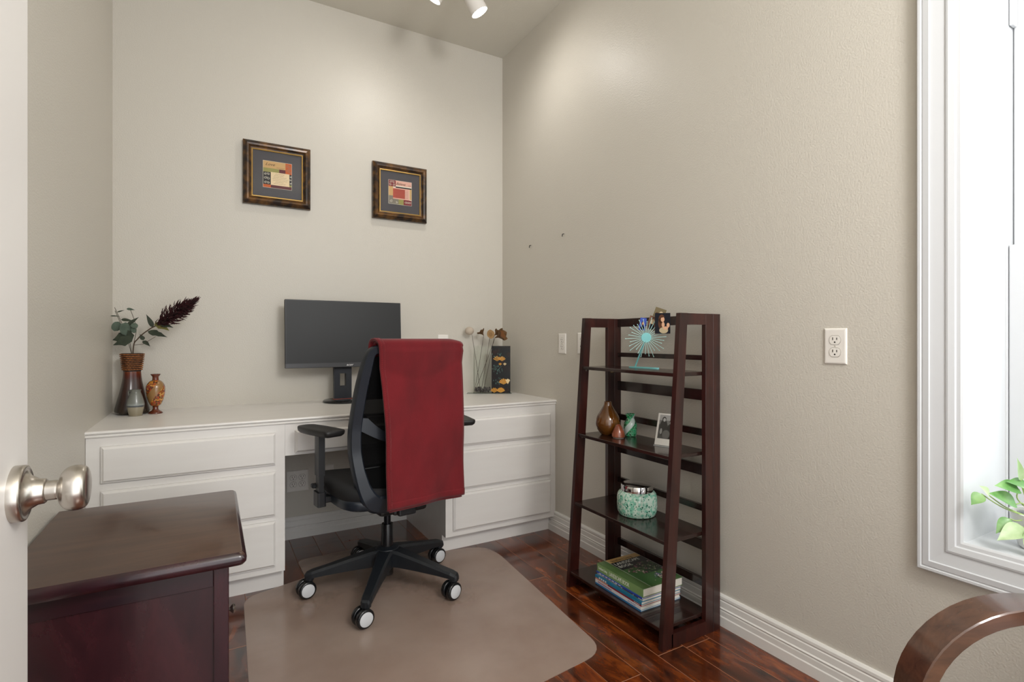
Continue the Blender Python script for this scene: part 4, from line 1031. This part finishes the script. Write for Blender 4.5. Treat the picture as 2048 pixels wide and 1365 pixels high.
obj('painted_panel', Box(x1 + 0.0002, x1 + 0.0014, y0, y1, 0.0, h + 0.0006), M_pp, gv)
yel = mat('painted_yellow', (214, 150, 44), 0.3); yel2 = mat('painted_cream', (226, 200, 150), 0.3); grn = mat('painted_teal', (58, 92, 84), 0.3)
I = []
def fan(cx, cz, r, mm, n=7, sp_=1.25):
    I = []
    for k in range(n):
        a = PI / 2 + sp_ * (2 * k / (n - 1) - 1); a0, a1 = a - 0.12, a + 0.12; q = r * (1 - 0.12 * abs(2 * k / (n - 1) - 1))
        I.append(([(cx, cz), (cx + q * math.cos(a1) * 0.9, cz + q * math.sin(a1) * 0.9), (cx + q * math.cos(a), cz + q * math.sin(a)), (cx + q * math.cos(a0) * 0.9, cz + q * math.sin(a0) * 0.9)], 0.0004 + 0.00001 * k, mm))
    patches('painted_flower', I, pb, (0, y0 - 0.0014, 0))
rn = random.Random(5)
for k in range(60):
    cx, cz = rn.uniform(0.018, 0.085), rn.choice([rn.uniform(0.22, 0.26), rn.uniform(0.125, 0.18), rn.uniform(0.06, 0.10)]); I.append((ell(cx, cz, 0.0022, 0.0055, 6, rn.uniform(0, 3)), 0.0002, grn))
fan(0.048, 0.206, 0.034, yel, 5, 0.9); fan(0.080, 0.206, 0.032, yel, 6, 0.9); fan(0.068, 0.178, 0.018, yel, 5, 0.7); fan(0.098, 0.178, 0.018, yel2, 5, 0.7); fan(0.090, 0.056, 0.040, yel, 7, 1.0); fan(0.117, 0.058, 0.036, yel2, 5, 0.4); fan(0.030, 0.003, 0.034, yel, 6, 0.9); fan(0.072, 0.003, 0.036, yel, 8, 1.0)
lf_ = patches('painted_leaves', I, pb, (0, y0 - 0.0014, 0)); lf_['kind'] = 'stuff'
bm = NB()
rn = random.Random(9)
for k in range(70):
    c = Vector((rn.uniform(x0 + 0.012, 0.006), rn.uniform(y0 + 0.012, y1 - 0.012), rn.uniform(0.010, 0.034)))
    s = bmesh.ops.create_icosphere(bm, subdivisions=1, radius=rn.uniform(0.006, 0.0085)); bmesh.ops.translate(bm, verts=s['verts'], vec=c)
sg = tag(obj('vase_pebbles', bm, mat('dark_pebbles', (54, 48, 50), 0.4, var=(60, (96, 90, 88), (1, 1, 1), 0.4, 0.7)), None, (-0.166, -0.132, CT + 0.0036), (0, 0, gyaw)), 'small dark pebbles in the bottom of the clear glass vase', 'pebbles', kind='stuff')
M_pod = mat('dried_pod', (106, 76, 44), 0.8, var=(40, (70, 46, 26), (1, 1, 1), 0.35, 0.7)); M_pods = mat('pod_stem', (64, 46, 34), 0.7)
M_cup = mat('pod_inside', (120, 74, 36), 0.7)
def pod(label, foot, head, kind):
    t = thing('dried_pod_stem', label, 'dried flower', (-0.166, -0.132, CT + 0.0036), gyaw)
    f, h_ = Vector(foot), Vector(head); mid = f.lerp(h_, 0.5) + Vector((0.002, 0, 0))
    obj('stem', tube(NB(), smooth_prof([f, mid, h_], 6), 0.0013, 5), M_pods, t)
    d = (h_ - f).normalized()
    if kind == 'ball':
        bm = lathe(NB(), [(0.0, -0.027)] + [(0.029 * math.cos(a), 0.026 * math.sin(a)) for a in [-PI / 2 + PI * k / 12 for k in range(1, 12)]] + [(0.0, 0.026)], 24)
        obj('pod_head', bm, mat('pale_ball', (190, 176, 160), 0.85, bump=(120, 0.3, 0.002)), t, h_ + Vector((-0.014, 0, 0.016)), smooth=True)
    else:
        tilt_ = kind
        bm = lathe(NB(), [(0.002, 0.0), (0.006, 0.012), (0.016, 0.024), (0.026, 0.032), (0.028, 0.035), (0.020, 0.0335), (0.008, 0.020)], 20, caps=False)
        for v in bm.verts:
            a = math.atan2(v.co.y, v.co.x); v.co.z += 0.004 * math.sin(5 * a) * (v.co.xy.length / 0.028)
        q = Vector(tilt_).to_track_quat('Z', 'Y').to_euler()
        obj('pod_head', bm, M_pod, t, h_, q, smooth=True, angle=60)
        obj('pod_seeds', lathe(NB(), [(0.0, 0.030), (0.014, 0.0315), (0.0225, 0.0322)], 18, caps=False), M_cup, t, h_, q, smooth=True)
    return t
pod('pale round dried pod leaning left out of the glass vase', (-0.062, 0.0, 0.02), (-0.117, 0.0, 0.385), 'ball')
pod('small brown dried lotus pod left of centre in the glass vase', (-0.097, 0.004, 0.02), (-0.040, 0.004, 0.372), (-0.55, -0.1, 0.8))
pod('tan wide dried pod at the middle of the bunch in the glass vase', (-0.054, -0.006, 0.02), (0.002, -0.004, 0.372), (0.25, -0.85, 0.35))
pod('small dark dried pod behind the right-hand one in the glass vase', (-0.040, 0.008, 0.02), (0.030, 0.008, 0.372), (0.6, 0.3, 0.5))
pod('large brown dried lotus pod tipping right over the painted panel', (-0.092, -0.008, 0.02), (0.036, -0.008, 0.358), (0.88, -0.45, 0.35))
for o_ in [o for o in bpy.data.objects if o.get('label', '').startswith('large brown dried lotus')]:
    for c_ in o_.children:
        if c_.name.startswith('pod_'): c_.scale = (1.6, 1.45, 1.8)
for o_ in [o for o in bpy.data.objects if o.get('label', '').startswith('tan wide')]:
    for c_ in o_.children:
        if c_.name.startswith('pod_head'): c_.scale = (0.9, 1.1, 0.6); c_.data.materials[0] = mat('tan_pod', (150, 118, 78), 0.8)
        if c_.name.startswith('pod_seeds'): c_.scale = (0.8, 1.0, 0.5); c_.data.materials[0] = mat('tan_pod_centre', (132, 100, 62), 0.8)
# ================================================================== things on the ladder shelf
Z1, Z2, Z3, Z4 = 0.9892, 0.6862, 0.3812, 0.0732
# --- brown teardrop vase
bv = thing('teardrop_vase', 'glossy brown teardrop vase on the second shelf', 'vase', (-0.190, -1.330, Z2))
pj = [tuple(v) for v in smooth_prof([(0.026, 0.0), (0.031, 0.003), (0.050, 0.028), (0.0555, 0.052), (0.049, 0.080), (0.031, 0.110), (0.0185, 0.132), (0.0165, 0.147)], 6)]
m = mat('amber_brown_glaze', (104, 62, 18), 0.06, coat=0.7, var=(9, (66, 36, 10), (1, 1, 2.2), 0.3, 0.7))
obj('vase_body', lathe(NB(), pj + [(0.014, 0.147), (0.0135, 0.12)], 40, caps=False), m, bv, smooth=True)
obj('foot_ring', lathe(NB(), [(0.0, 0.0), (0.0265, 0.0), (0.0275, 0.0022), (0.0, 0.003)], 32), mat('foot_grey', (168, 160, 150), 0.6), bv)
# --- terracotta cone
tc_ = thing('ceramic_cone', 'small terracotta ceramic cone in front of the brown vase', 'ornament', (-0.200, -1.412, Z2))
obj('cone_body', lathe(NB(), [tuple(v) for v in smooth_prof([(0.0, 0.002), (0.026, 0.003), (0.0285, 0.010), (0.025, 0.026), (0.016, 0.045), (0.008, 0.056), (0.0, 0.0585)], 5)], 28, caps=False), mat('terracotta_glaze', (142, 74, 46), 0.18, coat=0.5, var=(28, (104, 48, 30), (1, 1, 1.6), 0.35, 0.68)), tc_, smooth=True)
obj('foot_ring', lathe(NB(), [(0.0, 0.0), (0.023, 0.0), (0.0245, 0.003), (0.0, 0.0032)], 24), mat('foot_pale', (196, 184, 168), 0.6), tc_)
# --- green mosaic vase
gmv = thing('mosaic_vase', 'small green and white mosaic glass vase on the second shelf', 'vase', (-0.128, -1.408, Z2))
M_gm = mosaic('green_mosaic', [(18, 110, 62), (24, 140, 84), (16, 86, 52), (40, 150, 100)], (186, 200, 194), 95, slope=16, edge=(120, 170, 140))
pj = [tuple(v) for v in smooth_prof([(0.022, 0.0), (0.026, 0.004), (0.0285, 0.03), (0.0275, 0.052), (0.019, 0.073), (0.0165, 0.080), (0.0225, 0.098)], 5)]
obj('vase_body', lathe(NB(), pj + [(0.020, 0.097), (0.014, 0.08)], 32, caps=False), M_gm, gmv, smooth=True)
# --- acrylic photo stand with a black-and-white picture
pfr = thing('photo_stand', 'clear acrylic stand with a black and white portrait on the second shelf', 'photo frame', (-0.170, -1.652, Z2), math.radians(-70))
M_acr = mat('acrylic', (226, 228, 226), 0.08, alpha=0.45, coat=0.4)
lean = math.radians(-19)
w_, h_ = 0.088, 0.128
pl2 = obj('photo_panel', Box(-w_ / 2, w_ / 2, -0.0012, 0.0012, 0.0, h_), mat('photo_paper', (216, 212, 204), 0.4), pfr, (0, 0, 0.004), (lean, 0, 0))
g = lambda v: mat('bw_%d' % v, (v, v - 2, v - 5), 0.6, spec=0.12)
I = [(rect(-0.036, 0.036, 0.026, 0.122), 0.0003, g(74)), (rect(-0.036, 0.036, 0.100, 0.122), 0.0004, g(160)), (rect(-0.036, 0.036, 0.082, 0.100), 0.0004, g(118)), (ell(-0.016, 0.070, 0.017, 0.034), 0.0005, g(46)), (ell(-0.016, 0.104, 0.0085, 0.011), 0.0006, g(58)), (ell(-0.015, 0.102, 0.0055, 0.0075), 0.0007, g(176)),
     (ell(0.016, 0.058, 0.018, 0.032), 0.0005, g(40)), (ell(0.014, 0.094, 0.0080, 0.010), 0.0006, g(50)), (ell(0.0135, 0.092, 0.0052, 0.007), 0.0007, g(170)), (ell(-0.002, 0.044, 0.016, 0.018), 0.0007, g(96)), (ell(-0.024, 0.055, 0.005, 0.012), 0.0008, g(140)), (ell(0.024, 0.040, 0.006, 0.008), 0.0008, g(130))]
patches('portrait_print', I, pl2, (0, -0.0013, 0))
obj('acrylic_front', Box(-w_ / 2 - 0.002, w_ / 2 + 0.002, -0.0045, -0.0025, -0.002, h_ + 0.002), thin_glass('acrylic_thin', (250, 250, 250), 0.4), pfr, (0, 0, 0.004), (lean, 0, 0))
bm = NB(); box(bm, -w_ / 2 - 0.002, w_ / 2 + 0.002, -0.006, 0.052, 0.0, 0.003); 
obj('acrylic_foot', bm, M_acr, pfr)
obj('acrylic_back', Box(-w_ / 2 - 0.002, w_ / 2 + 0.002, -0.0012, 0.0012, 0.0, 0.066), M_acr, pfr, (0, 0.050, 0.002), (math.radians(18), 0, 0))
# --- aqua speckled jar with chrome lid
jr = thing('candle_jar', 'aqua speckled glass jar with a chrome lid on the third shelf', 'jar', (-0.182, -1.507, Z3))
m = mat('aqua_speckle', (142, 190, 170), 0.14, coat=0.5); nt = m.node_tree; p = nt.nodes['Principled BSDF']; tcn = nt.nodes.new('ShaderNodeTexCoord')
v1 = nt.nodes.new('ShaderNodeTexVoronoi'); v1.inputs['Scale'].default_value = 105; nt.links.new(tcn.outputs['Object'], v1.inputs['Vector'])
nn_ = nt.nodes.new('ShaderNodeTexNoise'); nn_.inputs['Scale'].default_value = 80; nt.links.new(tcn.outputs['Object'], nn_.inputs['Vector'])
r1 = nt.nodes.new('ShaderNodeValToRGB'); r1.color_ramp.elements[0].position = 0.42; r1.color_ramp.elements[0].color = rgb(120, 182, 158); r1.color_ramp.elements[1].position = 0.58; r1.color_ramp.elements[1].color = rgb(192, 212, 198); nt.links.new(nn_.outputs['Fac'], r1.inputs[0])
sc3 = nt.nodes.new('ShaderNodeSeparateColor'); nt.links.new(v1.outputs['Color'], sc3.inputs[0])
l1 = nt.nodes.new('ShaderNodeMath'); l1.operation = 'MULTIPLY'; l1.inputs[1].default_value = 0.42; nt.links.new(sc3.outputs[0], l1.inputs[0])
l2 = nt.nodes.new('ShaderNodeMath'); l2.operation = 'LESS_THAN'; nt.links.new(v1.outputs['Distance'], l2.inputs[0]); nt.links.new(l1.outputs[0], l2.inputs[1])
mx = nt.nodes.new('ShaderNodeMix'); mx.data_type = 'RGBA'; nt.links.new(l2.outputs[0], mx.inputs[0]); nt.links.new(r1.outputs[0], mx.inputs[6]); mx.inputs[7].default_value = rgb(40, 104, 84); nt.links.new(mx.outputs[2], p.inputs['Base Color'])
obj('jar_body', lathe(NB(), [tuple(v) for v in smooth_prof([(0.0, 0.0), (0.066, 0.0), (0.078, 0.009), (0.0825, 0.028), (0.0825, 0.068), (0.078, 0.088), (0.068, 0.098), (0.062, 0.100)], 5)], 48, caps=False), m, jr, smooth=True)
obj('lid', lathe(NB(), [(0.0625, 0.097), (0.0655, 0.0975), (0.066, 0.100), (0.066, 0.121), (0.064, 0.1245), (0.060, 0.1255), (0.0, 0.1258)], 48, caps=False), M_chrome, jr, smooth=True, angle=35)
# --- starburst photo holder
SBR = math.radians(-40)
sb = thing('starburst_holder', 'turquoise metal starburst photo-clip holder on the top shelf', 'photo holder', (-0.128, -1.490, Z1), SBR)
M_tq = mat('turquoise_paint', (126, 198, 200), 0.4); M_ray = mat('pale_turquoise_wire', (176, 218, 214), 0.35)
bm = NB(); prism(bm, [(x * 0.078, y * 0.016) for x, y in [(math.copysign(abs(math.cos(a)) ** 0.5, math.cos(a)), math.sin(a)) for a in [2 * PI * k / 28 for k in range(28)]]], 'z', 0.0, 0.0045)
obj('base_plate', bm, M_tq, sb, (0, 0, 0), (0, 0, math.radians(-90 + 8) - SBR))
def sbl(x, y, z): v = Matrix.Rotation(-SBR, 3, 'Z') @ (Vector((x, y, z)) - Vector(sb.location)); return v
hub = sbl(-0.146, -1.524, 1.119)
foot_ = sbl(-0.130, -1.440, Z1 + 0.003)
obj('stem', tube(NB(), [tuple(foot_), tuple(hub + Vector((-0.003, 0.004, -0.004)))], 0.0034, 8), M_tq, sb)
bm = lathe(NB(), [(0.0, -0.003), (0.0195, -0.003), (0.021, 0.0), (0.0195, 0.003), (0.0, 0.004)], 28); bmesh.ops.rotate(bm, verts=bm.verts, cent=(0, 0, 0), matrix=Matrix.Rotation(PI / 2 + 0.12, 3, 'X'))
obj('disc', bm, M_tq, sb, hub, smooth=True, angle=40)
rn = random.Random(4)
for k in range(30):
    a = 2 * PI * k / 30 + 0.05; L_ = (0.082, 0.066, 0.075)[k % 3] * rn.uniform(0.94, 1.05); off_ = 0.004 if k % 2 else -0.001
    d = Vector((math.cos(a), 0.0, math.sin(a))); bm = NB(); tube(bm, [hub + d * 0.012 + Vector((0, off_, 0)), hub + d * L_ + Vector((0, off_, 0))], 0.0011, 5)
    s_ = bmesh.ops.create_icosphere(bm, subdivisions=1, radius=0.0024); bmesh.ops.translate(bm, verts=s_['verts'], vec=hub + d * L_ + Vector((0, off_, 0)))
    obj('ray', bm, M_ray, sb)
def snapshot(label, x, z, w, h, dy, roll, items, back=(230, 228, 222), yaw=0.0):
    """x, z measured from the starburst centre, in the burst's own plane"""
    c = Vector(sb.location) + Matrix.Rotation(SBR, 3, 'Z') @ (hub + Vector((x, dy, z)))
    t = thing('snapshot', label, 'photo', c)
    t.rotation_euler = (Matrix.Rotation(SBR + yaw, 3, 'Z') @ Matrix.Rotation(roll, 3, 'Y')).to_euler()
    obj('photo_paper', Box(-w / 2, w / 2, -0.0004, 0.0004, -h / 2, h / 2), mat('snap_back_%d' % back[0], back, 0.35), t)
    patches('photo_print', items, t, (0, -0.0005, 0))
    return t
sk = mat('snap_skin', (206, 160, 130), 0.6, spec=0.12); hr = mat('snap_hair', (84, 52, 34), 0.6, spec=0.12); dk = mat('snap_dark', (22, 22, 30), 0.6, spec=0.12); dr = mat('snap_dress', (176, 160, 130), 0.6, spec=0.12); bl = mat('snap_blue', (70, 88, 170), 0.6, spec=0.12); bn = mat('snap_olive', (112, 100, 74), 0.6, spec=0.12); lt_ = mat('snap_tan', (196, 176, 146), 0.6, spec=0.12)
snapshot('portrait snapshot of a long-haired person on a dark ground, clipped at right', 0.066, 0.060, 0.062, 0.086, -0.006, 0.0,
         [(rect(-0.031, 0.031, -0.043, 0.043), 0.0002, dk), (ell(-0.004, 0.018, 0.0125, 0.019), 0.0004, hr), (ell(-0.010, 0.0, 0.008, 0.022), 0.0004, hr), (ell(0.0, 0.016, 0.0075, 0.0105), 0.0006, sk), (ell(0.004, -0.029, 0.018, 0.013), 0.0005, dr), (ell(0.002, -0.006, 0.006, 0.012), 0.0006, sk), (ell(0.022, -0.008, 0.006, 0.010), 0.0007, sk), (ell(0.012, -0.020, 0.010, 0.007), 0.0007, sk), (ell(-0.004, 0.0265, 0.007, 0.003), 0.0007, hr)], (226, 226, 224))
snapshot('small narrow blue snapshot clipped left of the starburst centre', -0.014, 0.058, 0.026, 0.052, 0.008, math.radians(10),
         [(rect(-0.013, 0.013, -0.026, 0.026), 0.0002, bl), (ell(0.001, 0.002, 0.006, 0.009), 0.0004, hr), (ell(0.001, 0.003, 0.004, 0.006), 0.0006, sk), (ell(0.001, -0.016, 0.008, 0.009), 0.0005, dk)], (224, 222, 220))
snapshot('olive-toned snapshot sticking up behind the others', 0.056, 0.104, 0.046, 0.040, 0.012, math.radians(20),
         [(rect(-0.023, 0.023, -0.020, 0.020), 0.0002, bn), (ell(0.006, -0.002, 0.008, 0.010), 0.0004, lt_), (ell(-0.010, -0.008, 0.006, 0.008), 0.0004, hr)], (222, 214, 200))
snapshot('brownish snapshot tucked behind the starburst', 0.026, 0.062, 0.036, 0.058, 0.016, math.radians(18),
         [(rect(-0.018, 0.018, -0.029, 0.029), 0.0002, mat('snap_brown', (120, 88, 70), 0.6, spec=0.12)), (ell(0.0, 0.006, 0.008, 0.011), 0.0004, lt_), (ell(0.0, -0.016, 0.012, 0.012), 0.0004, dk)], (220, 206, 190))
# --- stack of books / magazines on the bottom shelf
def book(label, z, h, x0, y0, w, l, spine, cover=None, page=(226, 220, 208), rz=0.0, name='magazine'):
    """spine on the -X side; l along Y, w along X"""
    t = thing(name, label, 'book', (x0, y0, z), rz)
    c = 0.0009 if h < 0.02 else 0.0016
    ms = mat('cover_%02x%02x%02x' % spine, spine, 0.3, coat=0.3); mc = mat('cover_%02x%02x%02x' % (cover or spine), (cover or spine), 0.3, coat=0.3)
    obj('pages', Box(0.002, w - 0.002, 0.002, l - 0.002, c, h - c), mat('pages_%d' % page[0], page, 0.85, bump=(900, 0.4, 0.001)), t)
    bm = NB(); box(bm, 0.0, w, 0.0, l, 0.0, c); box(bm, 0.0, w, 0.0, l, h - c, h); obj('cover', bm, mc, t)
    sp_o = obj('spine', Box(-0.0006, c, 0.0, l, 0.0, h), ms, t)
    return t, sp_o, h
z = Z4
bx, byy = -0.312, -1.668
def strip(sp_o, segs, h):
    """flat print on the spine: (y0,y1,z0,z1,colour)"""
    I = [([(a, b_), (c_, b_), (c_, d_), (a, d_)], 0.0003, mat('ink_%02x%02x%02x' % col, col, 0.4)) for a, c_, b_, d_, col in segs]
    return patches('spine_print', I, sp_o, (-0.0007, 0, 0), (0, 0, -PI / 2))
# segs use local X running towards -Y after the rotation: x' = -y
def sseg(y0, y1, z0, z1, col): return (-y1, -y0, z0, z1, col)
t1, s1, h = book('thin bright-blue magazine at the very bottom of the book stack', z, 0.0065, bx, byy, 0.212, 0.274, (44, 112, 160), (60, 120, 160)); z += h
t2, s2, h = book('white and pink-lettered magazine second from the bottom of the stack', z, 0.0125, bx + 0.001, byy + 0.001, 0.21, 0.274, (214, 212, 214)); z += h
strip(s2, [sseg(0.17 + 0.008 * k, 0.1755 + 0.008 * k, 0.003, 0.0095, (150, 96, 130)) for k in range(11)] + [sseg(0.03 + 0.009 * k, 0.0355 + 0.009 * k, 0.004, 0.0075, (70, 110, 170)) for k in range(5)], h)
t3, s3, h = book('dark red-spined magazine in the middle of the stack', z, 0.0075, bx + 0.002, byy + 0.0, 0.212, 0.276, (142, 24, 40)); z += h
strip(s3, [sseg(0.010 + 0.008 * k, 0.0155 + 0.008 * k, 0.0022, 0.0055, (220, 200, 200)) for k in range(4)] + [sseg(0.195, 0.274, 0.001, 0.0068, (214, 150, 130))], h)
t4, s4, h = book('teal-blue magazine lying on the red-spined one', z, 0.0105, bx + 0.001, byy - 0.002, 0.21, 0.278, (30, 116, 150)); z += h
strip(s4, [sseg(0.205 + 0.013 * k, 0.2135 + 0.013 * k, 0.002, 0.0085, (220, 226, 226)) for k in range(4)] + [sseg(0.006, 0.05, 0.0035, 0.006, (60, 150, 180))], h)
t5, s5, h = book('white magazine with black print above the teal one', z, 0.0085, bx + 0.012, byy + 0.002, 0.205, 0.272, (208, 206, 200)); z += h
strip(s5, [sseg(0.025, 0.05, 0.001, 0.0065, (50, 30, 34)), sseg(0.055, 0.115, 0.0015, 0.007, (34, 34, 30)), sseg(0.125, 0.15, 0.0015, 0.006, (44, 54, 40)), sseg(0.17, 0.235, 0.0025, 0.006, (60, 70, 110))], h)
t6, s6, h = book('thin magazine with a royal-blue spine just under the green book', z, 0.0065, bx + 0.006, byy + 0.001, 0.21, 0.274, (44, 72, 160)); z += h
strip(s6, [sseg(0.12 + 0.02 * k, 0.134 + 0.02 * k, 0.0012, 0.0052, (206, 212, 224)) for k in range(7)], h)
GH = 0.0325
t7, s7, h = book('thick green landscape gardening book on top of the stack', z, GH, bx + 0.010, byy - 0.001, 0.213, 0.274, (116, 150, 92), (80, 108, 62), name='book')
s7['label'] = 'light green spine with white lettering'
wl = mat('book_white_ink', (232, 236, 226), 0.4)
text('spine_lettering', 'LANDSCAPE BOOK', 0.0225, wl, s7, (-0.0009, 0.197, 0.009), (PI / 2, 0, -PI / 2), sx=0.62, ext=0.0001)
text('spine_lettering', 'Southern Living', 0.0165, wl, s7, (-0.0009, 0.266, 0.011), (PI / 2, 0, -PI / 2), sx=0.54, ext=0.0001)
# cover print: local XY on the top board (text runs along +X, top of the book at +Y)
def top_patches(name, items, parent, z_):
    bm = NB(); ms = []
    for poly_, dep, m_ in items:
        if m_ not in ms: ms.append(m_)
        f = bm.faces.new([bm.verts.new((x, y, z_ + dep)) for x, y in poly_]); f.material_index = ms.index(m_); f.normal_update()
        if f.normal.z < 0: f.normal_flip()
    me = bpy.data.meshes.new(name); bm.to_mesh(me); bm.free()
    for m_ in ms: me.materials.append(m_)
    return link_obj(name, me, parent)
ct = lambda n, c: mat('gardencover_' + n, c, 0.28, coat=0.3)
I = [(rect(0.042, 0.213, 0.240, 0.274), 0.0002, ct('tan', (196, 158, 100))), (rect(0.042, 0.213, 0.165, 0.240), 0.0002, ct('black', (28, 30, 34))), (rect(0.042, 0.213, 0.008, 0.165), 0.0002, ct('lawn', (62, 104, 54))),
     (rect(0.105, 0.213, 0.095, 0.166), 0.00025, ct('hedge', (36, 52, 38))), (rect(0.0415, 0.0425, 0.0, 0.274), 0.0004, wl)]
rn = random.Random(11); pal = [ct('leaf1', (44, 72, 40)), ct('leaf2', (84, 116, 70)), ct('leaf3', (30, 44, 34)), ct('flower1', (190, 170, 160)), ct('flower2', (148, 92, 110)), ct('flower3', (206, 206, 190)), ct('flower4', (90, 90, 140)), ct('sky', (90, 130, 140))]
for k in range(230):
    zone = rn.random()
    if zone < 0.62: x, y = rn.uniform(0.10, 0.21), rn.uniform(0.10, 0.19); c = rn.choice(pal[:3] + pal[:5])
    elif zone < 0.8: x, y = rn.uniform(0.05, 0.11), rn.uniform(0.12, 0.165); c = rn.choice(pal[:5])
    else: x, y = rn.gauss(0.15, 0.018), rn.gauss(0.06, 0.014); c = rn.choice([pal[3], pal[5], pal[6], pal[2]])
    x = min(max(x, 0.048), 0.205); r = rn.uniform(0.002, 0.006)
    I.append((ell(x, y, r, r * rn.uniform(0.6, 1.2), 7, rn.random()), 0.0003 + 0.0000015 * k, c))
cvr = top_patches('cover_print', I, t7, GH)
text('cover_lettering', 'LANDSCAPE', 0.0285, wl, cvr, (0.050, 0.212, GH + 0.0009), (0, 0, 0), sx=0.86, ext=0.0001)
text('cover_lettering', 'BOOK', 0.0285, wl, cvr, (0.050, 0.184, GH + 0.0009), (0, 0, 0), sx=0.86, ext=0.0001)
text('cover_lettering', 'Southern Living', 0.0215, ct('ink', (66, 60, 40)), cvr, (0.056, 0.2455, GH + 0.0009), (0, 0, 0), sx=0.85, ext=0.0001)
for k in range(5): text('cover_lettering', 'gardens and grounds', 0.0075, wl, cvr, (0.010, 0.010, GH + 0.0006), (0, 0, 0), sx=0.001, ext=0.00001) if False else None

# ================================================================== pothos on the window sill
PX, PY = 0.118, -2.668
pp = thing('potted_pothos', 'variegated trailing pothos in a white pot on the window sill', 'potted plant', (PX, PY, WZ0))
obj('pot', lathe(NB(), [(0.0, 0.0), (0.040, 0.0), (0.046, 0.006), (0.062, 0.085), (0.064, 0.092), (0.058, 0.092), (0.054, 0.075), (0.0, 0.074)], 36, caps=False), mat('white_ceramic', (232, 232, 230), 0.25, coat=0.3), pp, smooth=True, angle=45)
obj('soil', lathe(NB(), [(0.0, 0.080), (0.03, 0.081), (0.055, 0.076)], 24, caps=False), mat('potting_bark', (70, 56, 44), 0.9, var=(90, (124, 104, 84), (1, 1, 1), 0.4, 0.65), bump=(160, 0.8, 0.006)), pp)
rn = random.Random(2)
for k in range(7):
    bm = NB(); s_ = bmesh.ops.create_icosphere(bm, subdivisions=2, radius=0.012); bmesh.ops.scale(bm, verts=bm.verts, vec=(1.2, 0.9, 0.7)); a = 2 * PI * k / 7
    obj('stone', bm, mat('grey_stone', (140, 144, 146), 0.6, var=(70, (104, 108, 112), (1, 1, 1), 0.4, 0.7)), pp, (0.034 * math.cos(a), 0.034 * math.sin(a), 0.085), (0, 0, a), smooth=True)
M_pl = mat('pothos_leaf', (92, 146, 72), 0.38, coat=0.15, var=(22, (150, 190, 122), (1, 1, 1), 0.45, 0.72)); M_pl2 = mat('pothos_pale', (150, 180, 124), 0.4, var=(22, (192, 208, 168), (1, 1, 1), 0.4, 0.7)); M_pl3 = mat('pothos_lime', (146, 186, 44), 0.4)
def pl_loc(p): return Vector(p) - Vector((PX, PY, WZ0))
LV = [  # stem root, mid, leaf base, leaf tip, half width, material
    ((0.10, -2.660, 0.66), (0.07, -2.635, 0.700), (0.062, -2.640, 0.728), (0.010, -2.612, 0.742), 0.024, M_pl),
    ((0.10, -2.660, 0.66), (0.075, -2.645, 0.690), (0.055, -2.636, 0.690), (0.000, -2.604, 0.722), 0.026, M_pl),
    ((0.11, -2.665, 0.66), (0.11, -2.650, 0.720), (0.085, -2.650, 0.735), (0.035, -2.628, 0.752), 0.020, M_pl),
    ((0.09, -2.655, 0.655), (0.03, -2.620, 0.680), (-0.020, -2.592, 0.716), (-0.045, -2.580, 0.690), 0.017, M_pl),
    ((0.09, -2.655, 0.655), (0.04, -2.622, 0.680), (0.000, -2.600, 0.712), (-0.022, -2.592, 0.738), 0.015, M_pl2),
    ((0.10, -2.660, 0.655), (0.05, -2.640, 0.650), (0.035, -2.630, 0.655), (0.000, -2.615, 0.620), 0.017, M_pl),
    ((0.10, -2.670, 0.655), (0.04, -2.650, 0.615), (0.040, -2.655, 0.640), (-0.020, -2.625, 0.612), 0.024, M_pl2),
    ((0.10, -2.675, 0.655), (0.045, -2.668, 0.66), (0.030, -2.665, 0.640), (0.025, -2.675, 0.560), 0.018, M_pl2),
    ((0.12, -2.660, 0.66), (0.12, -2.640, 0.72), (0.115, -2.640, 0.715), (0.150, -2.630, 0.690), 0.032, M_pl3),
    ((0.12, -2.680, 0.66), (0.10, -2.690, 0.74), (0.085, -2.690, 0.760), (0.045, -2.700, 0.800), 0.022, M_pl),
    ((0.12, -2.680, 0.66), (0.13, -2.700, 0.73), (0.13, -2.705, 0.740), (0.100, -2.760, 0.760), 0.026, M_pl),
    ((0.13, -2.670, 0.66), (0.15, -2.700, 0.71), (0.16, -2.710, 0.710), (0.190, -2.770, 0.700), 0.026, M_pl),
    ((0.11, -2.690, 0.655), (0.07, -2.740, 0.66), (0.06, -2.750, 0.650), (0.030, -2.800, 0.630), 0.024, M_pl2),
    ((0.12, -2.665, 0.66), (0.09, -2.648, 0.75), (0.07, -2.640, 0.750), (0.052, -2.645, 0.808), 0.012, M_pl2)]
for r0, mid, b, tp, w, mm in LV:
    obj('stalk', tube(NB(), smooth_prof([pl_loc(r0), pl_loc(mid), pl_loc(b)], 6), 0.0016, 5), mat('pothos_stalk', (158, 184, 112), 0.5), pp, smooth=True)
    obj('leaf', leaf_bm(NB(), pl_loc(b), pl_loc(tp), w * 0.85, Vector((-0.4, -0.5, 0.75)), 0.3, 0, 12), mm, pp, smooth=True)

# ================================================================== groups of repeats
GROUPS = {'desk_cabinet': 'built-in desk drawer units', 'picture_frame': 'framed prints on the back wall', 'wall_outlet': 'white wall outlets',
          'wall_nail': 'nails in the right wall', 'dried_pod_stem': 'dried pods in the glass vase', 'snapshot': 'photos clipped to the starburst holder',
          'magazine': 'books and magazines stacked on the bottom shelf', 'book': 'books and magazines stacked on the bottom shelf'}
for o in bpy.data.objects:
    if o.parent is None and o.get('category') and o.name.split('.')[0] in GROUPS:
        o['group'] = GROUPS[o.name.split('.')[0]]
